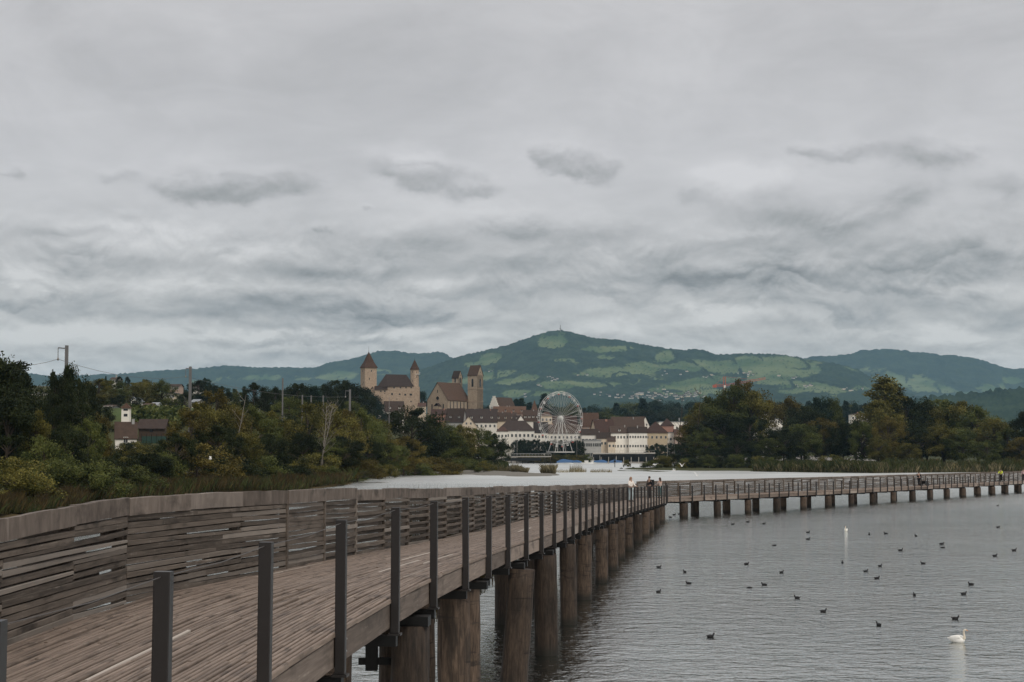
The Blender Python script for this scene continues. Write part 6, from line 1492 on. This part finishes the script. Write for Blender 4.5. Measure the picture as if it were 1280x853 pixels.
COOTS = [  # photo column, row, heading, head down
 (888, 796, .2, 0, 'dark coot alone on the near water, closest of all to the bridge piles and camera'), (1098.5, 781.5, 1.9, 0, 'coot seen from behind, alone midway between the near swan and the lone near coot'), (1194, 773.5, .1, 0, 'coot swimming just above the near white swan'),
 (1029, 764.5, .1, 0, 'low flat coot in mid water, the nearer of the lone middle birds'), (996.5, 747.5, 2.6, 0, 'small coot below the close pair of coots in mid water'), (955.5, 731, 3.0, 0, 'the one with raised head in the close pair of coots in mid water'), (937, 734.5, 0, 1, 'diving coot, flattest of the close pair in mid water'),
 (976.8, 715.5, .4, 0, 'coot with raised head above the close pair'), (933, 705, .1, 0, 'coot swimming above and before the coot with raised head'), (1143, 744, 1.7, 0, 'coot seen end-on straight out from the near swan'), (1204.5, 742.5, 0, 0, 'low coot, lower of the two above the near swan'),
 (1214, 730.5, 3.1, 0, 'upper of the two coots above the near swan'), (1154, 704.3, 3.0, 0, 'broad coot alone past the triangle of three coots'), (1100, 707.5, .5, 0, 'top coot of the triangle of three coots'), (1082, 714.2, .2, 0, 'middle coot of the triangle of three coots'), (1096, 722.8, .3, 0, 'lowest coot of the triangle of three coots'),
 (1053, 703, 1.5, 0, 'tiny coot straight above the low flat coot'), (1010, 674, .3, 0, 'lower coot of the vertical pair nearest the far bridge leg'), (1010, 665.5, .2, 0, 'upper coot of the vertical pair nearest the far bridge leg'), (968, 681.5, 0, 1, 'diving coot flat on the water before the vertical pair'),
 (1086.5, 668, 1.4, 0, 'small coot, first of two past the far swan'), (1107.5, 667, 2.9, 0, 'small coot, second of two past the far swan'), (1145, 670, 1.8, 0, 'large dark coot past the two small coots by the far swan'), (1125.5, 688, .1, 0, 'coot below the large dark coot'), (1177, 680, .1, 0, 'upper coot of the close upright pair far out'), (1178.5, 684.3, 0, 1, 'flat diving coot of the close upright pair far out'),
 (1243.5, 695, .2, 0, 'coot low on the water near the frame edge'), (1267.5, 688, .2, 0, 'coot closest to the frame edge'), (1247.5, 659, 0, 0, 'far flat coot near the far bridge leg and frame edge'), (1247, 632, .2, 0, 'tiniest coot far out by the last bridge piles'),
 (916, 655.3, .1, 0, 'flat coot, first of three in front of the far bridge piles'), (934.8, 652.3, .2, 0, 'middle coot of three in front of the far bridge piles'), (954.8, 654.5, .1, 0, 'last coot of three in front of the far bridge piles'),
 (823.5, 709, .4, 0, 'coot highest of the four beside the dark pile reflections'), (856, 715, 2.0, 0, 'small coot second of the four beside the dark pile reflections'), (861, 729.3, 3.0, 0, 'large coot third of the four beside the dark pile reflections'), (823, 740, .6, 0, 'coot lowest of the four beside the dark pile reflections'),
 (838, 646.4, 2.8, 0, 'coot swimming at the foot of the first far pile'), (842.7, 643.4, .2, 0, 'second coot by the first far pile'), (849, 642.5, .1, 0, 'third coot beside the first far pile'), (1056, 661.5, .2, 0, 'small coot hugging the far swan'),
]
for px, py, hd, dive, lab in COOTS[:-1]:
    w = W(px, py + .8); o = empty('coot', w, hd + rnd.uniform(-.2, .2)); tag(o, lab, 'water bird', 'coots scattered over the lake')
    s = .56 if py > 740 else .58 if py > 700 else .70
    link('body', CB, o, sc=(s, s, s * (.7 if dive else 1)))
    if not dive: h_ = link('head', CH, o, sc=s); link('bill', CBL, h_)
def swan(px, py, hd, sc, lab):
    o = empty('swan', W(px, py), hd); tag(o, lab, 'swan')
    b = MB(); n = 12; prof = [(-.62, .015, .22), (-.5, .08, .20), (-.35, .16, .18), (-.12, .225, .14), (.12, .235, .12), (.32, .19, .11), (.44, .09, .14), (.48, .02, .17)]
    vs = []
    for x, r, zc in prof:
        for k in range(n):
            a = 2 * math.pi * k / n; vs.append((x, r * math.cos(a), zc + r * .85 * math.sin(a)))
    b._add(vs, [(i * n + k, i * n + (k + 1) % n, (i + 1) * n + (k + 1) % n, (i + 1) * n + k) for i in range(len(prof) - 1) for k in range(n)], 0, True)
    link('body', b.mesh('body', M_swan), o, sc=sc)
    for s in (-1, 1):
        wg = MB(); wg.ell((-.08, s * .17, .25), (.40, .075, .15), 9, 7, M=Matrix.Rotation(-.14, 3, 'Y')); link('wing', wg.mesh('wing', M_swan), o, sc=sc)
    nk = MB(); nk.tube([(.36, 0, .16), (.46, 0, .26), (.45, 0, .40), (.42, 0, .56), (.43, 0, .68), (.49, 0, .735)], [.095, .068, .056, .050, .048, .050], 9); nk.ell((.52, 0, .735), (.085, .052, .055), 9, 7)
    h = link('neck', nk.mesh('neck', M_cream), o, sc=sc); bl = MB(); bl.tube([(.58, 0, .73), (.70, 0, .69)], [.03, .012], 7); link('bill', bl.mesh('bill', M_obill), h)
swan(1196.5, 803, -.75, .49, 'large white swan with upright cream neck on the near water'); swan(1057.5, 664, -1.9, .45, 'small far white swan seen end-on before the far bridge leg')
def gull(px, py, Y, rz, flap, lab, s=1.0):
    o = empty('gull', P(px, py, Y), rz); tag(o, lab, 'gull', 'gulls flying low over the water')
    b = MB(); b.tube([(-.24, 0, .0), (-.14, 0, .0), (0, 0, 0), (.12, 0, .01), (.2, 0, .03), (.25, 0, .02)], [.02, .05, .065, .055, .04, .008], 8); link('body', b.mesh('body', M_swan), o, sc=s)
    for sg in (-1, 1):
        wm = MB(); t = .02; pts = [(.10, sg * .04, .03), (.12, sg * .26, .03 + .26 * flap), (.0, sg * .62, .03 + .40 * flap), (-.06, sg * .26, .03 + .24 * flap), (-.09, sg * .04, .03)]
        wm.poly(pts + [(x, y, z - t) for x, y, z in pts], [(0, 1, 2, 3, 4), (9, 8, 7, 6, 5)] + [(i, i + 5, (i + 1) % 5 + 5, (i + 1) % 5) for i in range(5)]); link('wing', wm.mesh('wing', M_gullw if flap < .9 else M_swan), o, sc=s)
    tl = MB(); tl.poly([(-.2, -.03, 0), (-.2, .03, 0), (-.36, .06, .0), (-.36, -.06, .0), (-.28, 0, .015)], [(0, 1, 4), (1, 2, 4), (2, 3, 4), (3, 0, 4)]); link('tail', tl.mesh('tail', M_swan), o, sc=s)
gull(818.5, 581, 300, .3, .25, 'gull gliding flat in front of the island tip', 1.5); gull(852.4, 583, 300, .9, 1.3, 'gull with raised wings before the dark island trees', 1.15); gull(842.4, 588, 260, .2, .6, 'gull skimming the water below the two over the island', 1.1); gull(871.5, 595, 240, 1.2, 1.4, 'gull low over the bright water behind the far bridge leg', 1.1); gull(263, 574, 200, .4, 1.1, 'lone white gull in front of the dark bank trees', .8)
# ------------------------------------------------------------------ people
def skin_obj(name, mat, verts, edges, radii, parent, sub=1):
    me = bpy.data.meshes.new(name); me.from_pydata([tuple(v) for v in verts], edges, [])
    o = link(name, me, parent); md = o.modifiers.new('skin', 'SKIN'); md.use_smooth_shade = True
    sv = me.skin_vertices[0].data if me.skin_vertices else None
    if sv is None: me.attributes.new; 
    for i, r in enumerate(radii): me.skin_vertices[0].data[i].radius = (r, r) if not isinstance(r, tuple) else r
    me.skin_vertices[0].data[0].use_root = True
    if sub: o.modifiers.new('sub', 'SUBSURF').levels = sub; o.modifiers['sub'].render_levels = sub
    me.materials.append(mat)
    return o
bpy_skin_ok = True
def person(loc, rz, lab, h, top, legs, hair, skin=(.42, .27, .20), arms='rail', long_hair=False, stride=.12, lean=0.0, bag=None):
    o = empty('person', loc, rz); tag(o, lab, 'person', None); s = h / 1.75
    V = []; Eg = []; Rr = []
    def add(p, r, par=None):
        V.append(Vector(p) * s + Vector((lean * p[2] * s, 0, 0))); Rr.append(r * s if not isinstance(r, tuple) else tuple(x * s for x in r))
        if par is not None: Eg.append((par, len(V) - 1))
        return len(V) - 1
    def hand(par, p, d):
        p = Vector(p); d = Vector(d).normalized(); side = d.cross(Vector((0, 0, 1))); side = side.normalized() if side.length > .1 else Vector((0, 1, 0))
        pm = add(p + d * .06, (.036, .018), par)
        for k, (off, ln) in enumerate(((-.03, .075), (-.01, .088), (.01, .082), (.03, .062))):
            a = add(p + d * .105 + side * off, .0105, pm); b = add(p + d * (.105 + ln * .6) + side * off * 1.1 + Vector((0, 0, -.01)), .0095, a); add(p + d * (.095 + ln) + side * off * 1.1 + Vector((0, 0, -.035)), .008, b)
        t = add(p + d * .05 + side * -.05, .011, pm); add(p + d * .09 + side * -.07, .0095, t)
    pel = add((0, 0, .95), .125); sp = add((0, 0, 1.12), .125, pel); ch = add((.01, 0, 1.33), (.15, .12), sp); nk = add((.01, 0, 1.49), .055, ch); hd = add((.03, 0, 1.60), .082, nk); add((.03, 0, 1.70), .078, hd); add((.11, 0, 1.595), .022, hd)
    for sg in (-1, 1):
        hp = add((0, sg * .09, .90), .10, pel); kn = add((.03 + sg * stride * .5, sg * .10, .50), .062, hp); an = add((-.02 + sg * stride, sg * .10, .09), .042, kn); add((.12 + sg * stride, sg * .115, .04), .036, an)
        sh_ = add((0, sg * .185, 1.42), .062, ch)
        if arms == 'rail': el_ = add((.10, sg * .26, 1.17), .045, sh_); wr_ = add((.33, sg * .19, 1.10), .032, el_); hand(wr_, (.33, sg * .19, 1.10), (1, -sg * .2, -.1))
        elif arms == 'push': el_ = add((.06, sg * .25, 1.15), .045, sh_); wr_ = add((.32, sg * .18, 1.02), .032, el_); hand(wr_, (.32, sg * .18, 1.02), (1, 0, -.2))
        elif arms == 'bars': el_ = add((.22, sg * .27, 1.22), .045, sh_); wr_ = add((.46, sg * .24, 1.10), .032, el_); hand(wr_, (.46, sg * .24, 1.10), (1, 0, -.2))
        else: el_ = add((-.02, sg * .26, 1.14), .045, sh_); wr_ = add((.04, sg * .28, .89), .032, el_); hand(wr_, (.04, sg * .28, .89), (.15, 0, -1))
    skin_obj('body', plain('skin', skin, .6), V, Eg, Rr, o)
    def sub(idx, grow, name, mat, extra=None):
        m = {i: k for k, i in enumerate(idx)}
        skin_obj(name, mat, [V[i] for i in idx], [(m[a], m[b]) for a, b in Eg if a in m and b in m], [tuple(x + grow * s for x in Rr[i]) if isinstance(Rr[i], tuple) else Rr[i] + grow * s for i in idx], o)
    n0 = 7; per = (len(V) - 7) // 2
    arm = [n0 + per * k + j for k in (0, 1) for j in (4, 5, 6)]
    leg_i = [n0 + per * k + j for k in (0, 1) for j in (0, 1, 2)]
    sub([pel, sp, ch] + arm, .022, 'jacket', plain('cloth_top', top, .9, 0, .1, 6))
    sub([pel] + leg_i, .016, 'trousers', plain('cloth_legs', legs, .9, 0, .1, 6))
    for k in (0, 1):
        a = n0 + per * k + 2; sub([a, a + 1], .008, 'shoe', M_black)
    hm_ = plain('hair', hair, .7); H0 = V[4]
    hb2 = MB(); hb2.ell((H0.x - .02 * s, 0, H0.z + .055 * s), (.105 * s, .098 * s, .105 * s), 12, 8)
    if long_hair: hb2.ell((H0.x - .075 * s, 0, H0.z - .11 * s), (.06 * s, .10 * s, .20 * s), 10, 7)
    hb2.build('hair', hm_, o)
    for sg in (-1, 1): MB().ell((H0.x + .074 * s, sg * .032 * s, H0.z + .012 * s), (.011 * s, .012 * s, .009 * s), 6, 5).build('eye', M_black, o); MB().ell((H0.x, sg * .084 * s, H0.z), (.02 * s, .012 * s, .028 * s), 6, 5).build('ear', plain('skin', skin, .6), o)
    MB().ell((H0.x + .078 * s, 0, H0.z - .045 * s), (.008 * s, .024 * s, .007 * s), 6, 5).build('mouth', plain('lips', (.30, .12, .10), .5), o)
    return o
def on_deck(px, py_head, hgt, far=False):
    """deck point whose standing figure of this height shows its head at the photo pixel"""
    best = None
    for Y in np.arange(80, 136, .5) if not far else np.arange(137, 262, .5):
        p = P(px, py_head, Y); e = abs(p.z - deck_z(Y) - hgt)
        if best is None or e < best[0]: best = (e, Y)
    Y = best[1]; return Vector((P(px, py_head, Y).x, Y, deck_z(Y)))
def clampdeck(v):
    v.x = min(max(v.x, le_x(v.y) + .45), re_x(v.y) - .35); return v
def at_px(px, far_off=None):
    pass
def deck_spot(px, frac, far=False):
    """spot on the deck, frac of the way from the parapet to the post edge, under photo column px"""
    best = None
    if not far:
        for Y in np.arange(70, 136, .25):
            x = le_x(Y) * (1 - frac) + re_x(Y) * frac; e = abs(proj(x, Y, deck_z(Y))[0] - px)
            if best is None or e < best[0]: best = (e, Vector((x, Y, deck_z(Y))))
    else:
        for s_ in np.arange(0, 160, .25):
            c = Vector((12.8, 136.8, 0)) + DIR * s_ + NRM * FAR_W * (1 - frac); e = abs(proj(c.x, c.y, deck_z(c.y))[0] - px)
            if best is None or e < best[0]: best = (e, Vector((c.x, c.y, deck_z(c.y))))
    return best[1]
person(deck_spot(788.5, .45), -.9, 'blonde person in a white top and pale jeans, first of three at the bend', 1.72, (.72, .66, .60), (.42, .50, .52), (.30, .17, .10), long_hair=True, stride=.05)
person(deck_spot(812, .50), -2.4, 'dark-haired person in black with a backpack at the bridge bend', 1.80, (.015, .015, .018), (.05, .045, .045), (.03, .02, .015), arms='down', stride=.06)
p_ = deck_spot(812, .50); bp = MB(); bp.box((0, 0, 0), (.20, .34, .46)); bo = bp.build('backpack', M_black, None, p_ + Vector((.20, .17, 1.28)), (0, 0, -2.4)); tag(bo, 'black backpack worn by the person in black at the bridge bend', 'backpack')
person(Vector((XP(824, 136.9), 136.9, deck_z(136.9))), 2.3, 'person with long dark hair and a light top past the one in black', 1.70, (.40, .33, .30), (.12, .20, .20), (.045, .022, .015), long_hair=True, stride=.05)
pc = deck_spot(1149, .45, True); person(pc, math.atan2(DIR.y, DIR.x) - .1, 'person in black walking behind a low dark cart on the far bridge leg', 1.74, (.012, .012, .014), (.014, .014, .016), (.05, .03, .02), arms='push', stride=.16)
cart = pc + DIR * 1.35 - NRM * .25; o = empty('hand_cart', cart, math.atan2(DIR.y, DIR.x)); tag(o, 'low dark hand cart pushed by the person in black', 'cart')
mb = MB(); mb.box((0, 0, .42), (1.25, .6, .34)); mb.build('box', M_black, o)
for dx in (-.4, .4):
    for sg in (-1, 1):
        mb = MB(); mb.tube([(dx, sg * .33, .16), (dx, sg * .38, .16)], .16, 12); mb.build('wheel', M_black, o)
mb = MB(); mb.tube([(-.6, -.2, .5), (-1.0, -.2, 1.0), (-1.0, .2, 1.0), (-.6, .2, .5)], .018, 6); mb.build('handle', M_black, o)
cyp = deck_spot(1252, .5, True); yaw = math.atan2(-DIR.y, -DIR.x)
person(cyp + Vector((0, 0, .12)), yaw, 'bent-over cyclist in a hi-vis yellow top on the far bridge leg', 1.66, (.55, .62, .05), (.02, .02, .022), (.02, .02, .02), arms='bars', stride=.12, lean=.22)
o = empty('bicycle', cyp, yaw); tag(o, 'dark bicycle ridden by the hi-vis cyclist', 'bicycle')
for x in (-.5, .52):
    n = 18; mb = MB(); mb.tube([(x + .33 * math.cos(2 * math.pi * i / n), 0, .34 + .33 * math.sin(2 * math.pi * i / n)) for i in range(n + 1)], .02, 5, cap=False)
    for k in range(6): a = math.pi * k / 6; mb.tube([(x + .32 * math.cos(a), 0, .34 + .32 * math.sin(a)), (x - .32 * math.cos(a), 0, .34 - .32 * math.sin(a))], .004, 3)
    mb.build('wheel', M_black, o)
mb = MB()
for a, b in (((-.5, 0, .34), (-.05, 0, .30)), ((-.5, 0, .34), (-.18, 0, .80)), ((-.05, 0, .30), (-.2, 0, .88)), ((-.18, 0, .80), (.36, 0, .84)), ((-.05, 0, .30), (.38, 0, .76)), ((.52, 0, .34), (.34, 0, .95))): mb.tube([a, b], .017, 6)
mb.build('frame', M_black, o); MB().tube([(.34, -.28, 1.0), (.36, 0, .98), (.34, .28, 1.0)], .014, 6).build('handlebar', M_black, o); MB().ell((-.2, 0, .91), (.13, .06, .03), 8, 5).build('saddle', M_black, o)
person(deck_spot(1279.5, .45, True), yaw, 'person in a pale pink top over dark trousers, cut by the frame edge', 1.70, (.62, .46, .48), (.02, .02, .025), (.10, .06, .04), arms='down', stride=.12)
# ------------------------------------------------------------------ reeds
def reeds(name, regions, n, hmin, hmax, mat, w, seed, lean=.25):
    rg = np.random.RandomState(seed); V = []; T = []
    per = n // len(regions)
    for (x0, x1, yfun, depth, hs) in regions:
        px = rg.uniform(x0, x1, per); cl = vnoise(px * .35, px * 0 + seed, seed)
        Yb = np.interp(px, [a for a, b in yfun], [b for a, b in yfun]) + rg.rand(per) * depth
        X = (px - 640) / F * Yb * 1.0024; Z = ground_z(X, Yb)
        h = rg.uniform(hmin, hmax, per) * (.55 + .75 * cl) * hs
        keep = Z > -.6
        X, Yb, Z, h = X[keep], Yb[keep], np.maximum(Z[keep], -.3), h[keep]; m = len(X)
        a = rg.uniform(0, 6.28, m); l = rg.normal(0, lean, m) * h
        ww = w * rg.uniform(.6, 1.4, m)
        ca, sa = np.cos(a), np.sin(a)
        p0 = np.stack([X - ca * ww, Yb - sa * ww, Z], -1); p1 = np.stack([X + ca * ww, Yb + sa * ww, Z], -1)
        p2 = np.stack([X + l * .4 + ca * ww * .6, Yb + sa * ww * .6, Z + h * .62], -1); p3 = np.stack([X + l, Yb + l * .2, Z + h], -1)
        V.append(np.stack([p0, p1, p2, p3], 1)); T.append(np.repeat(rg.rand(m), 4))
    V = np.concatenate(V).reshape(-1, 3).astype(np.float32); T = np.concatenate(T).astype(np.float32); k = len(V) // 4
    me = bpy.data.meshes.new(name); me.vertices.add(len(V)); me.vertices.foreach_set('co', V.ravel())
    me.loops.add(k * 4); me.loops.foreach_set('vertex_index', np.arange(k * 4, dtype=np.int32)); me.polygons.add(k); me.polygons.foreach_set('loop_start', (np.arange(k) * 4).astype(np.int32))
    at = me.attributes.new('tone', 'FLOAT', 'POINT'); at.data.foreach_set('value', T); me.materials.append(mat); me.update()
    return tag(link(name, me), kind='stuff')
def sh(*p): return [(px, W(px, py).y) for px, py in p]
bankline = sh((-60, 662), (0, 652), (80, 637), (150, 626), (225, 622), (300, 617), (370, 613), (430, 607.5), (472, 597), (500, 593.6), (552, 591.6), (632, 590.4))
reeds('reeds', [(-20, 150, bankline, 18, .62), (150, 440, bankline, 26, .8)], 36000, 1.0, 2.3, M_reedbrown, .028, 3)
reeds('reeds', [(-20, 150, bankline, 8, .5), (150, 440, bankline, 12, .7), (440, 632, bankline, 26, 1.3)], 30000, .9, 2.4, M_reed, .03, 4)
reeds('reeds', [(480, 632, bankline, 14, 1.0)], 5000, .8, 1.8, M_reedpale, .035, 9)
isl = sh((940, 589.6), (962, 590), (1030, 591), (1090, 591.6), (1150, 591), (1280, 590), (1330, 590))
reeds('reeds', [(940, 1120, isl, 40, 1.0), (1120, 1310, isl, 40, 1.0)], 40000, 1.4, 3.6, M_reed, .05, 5)
reeds('reeds', [(940, 1310, isl, 14, 1.0)], 12000, .8, 2.6, M_reedpale, .05, 6)
bar = sh((590, 594), (650, 595.4), (700, 594.6)); bar2 = sh((630, 590.5), (660, 591.3), (700, 592.6))
reeds('reeds', [(600, 650, bar2, 12, 1.0), (676, 694, bar2, 8, 1.3), (640, 660, bar2, 8, 1.2)], 5000, .6, 2.2, M_reedpale, .04, 7)
# thin sprigs in shallow water between the sandbar and the islet
def sprigs(x0, x1, py, h, n, seed):
    rg = np.random.RandomState(seed); mb = MB()
    for i in range(n):
        w = W(rg.uniform(x0, x1), py + rg.uniform(-.5, .6)); hh = h * rg.uniform(.4, 1.1); mb.tone = rg.rand(); l = rg.uniform(-.3, .3)
        mb.poly([(w.x - .035, w.y, -.2), (w.x + .035, w.y, -.2), (w.x + l, w.y + .1, hh)], [(0, 1, 2)])
    return tag(mb.build('reeds', M_reedpale), kind='stuff')
sprigs(712, 728, 590, 2.6, 260, 2); sprigs(738, 765, 590.3, 1.2, 300, 3); sprigs(722, 733, 590, 1.4, 140, 4); sprigs(680, 712, 590.5, 1.3, 250, 5)
# tall grass heads just behind the boarded parapet
mb = MB(); q = random.Random(4)
for i in range(900):
    yv = q.choice([q.uniform(36, 48), q.uniform(44, 60)]); x = le_x(yv) - q.uniform(.15, .9); top = deck_z(yv) + WH + q.uniform(-.25, .16); mb.tone = q.random(); l = q.uniform(-.12, .12)
    mb.poly([(x - .008, yv, 1.2), (x + .008, yv, 1.2), (x + l * .6 + .006, yv, top * .8), (x + l, yv + l, top)], [(0, 1, 2, 3)])
tag(mb.build('reeds', M_reedbrown), kind='stuff')
# ------------------------------------------------------------------ air
HAZE = 3.3e-5
mh = bpy.data.materials.new('haze'); mh.use_nodes = True; nt = mh.node_tree; nt.nodes.clear()
o_ = nt.nodes.new('ShaderNodeOutputMaterial'); pv = nt.nodes.new('ShaderNodeVolumePrincipled')
pv.inputs['Color'].default_value = (.46, .76, 1.0, 1); pv.inputs['Density'].default_value = HAZE; pv.inputs['Anisotropy'].default_value = .0
nt.links.new(pv.outputs[0], o_.inputs['Volume'])
hz = MB().box((0, 8500, 448), (16000, 20000, 904)).build('haze', mh); tag(hz, kind='stuff')
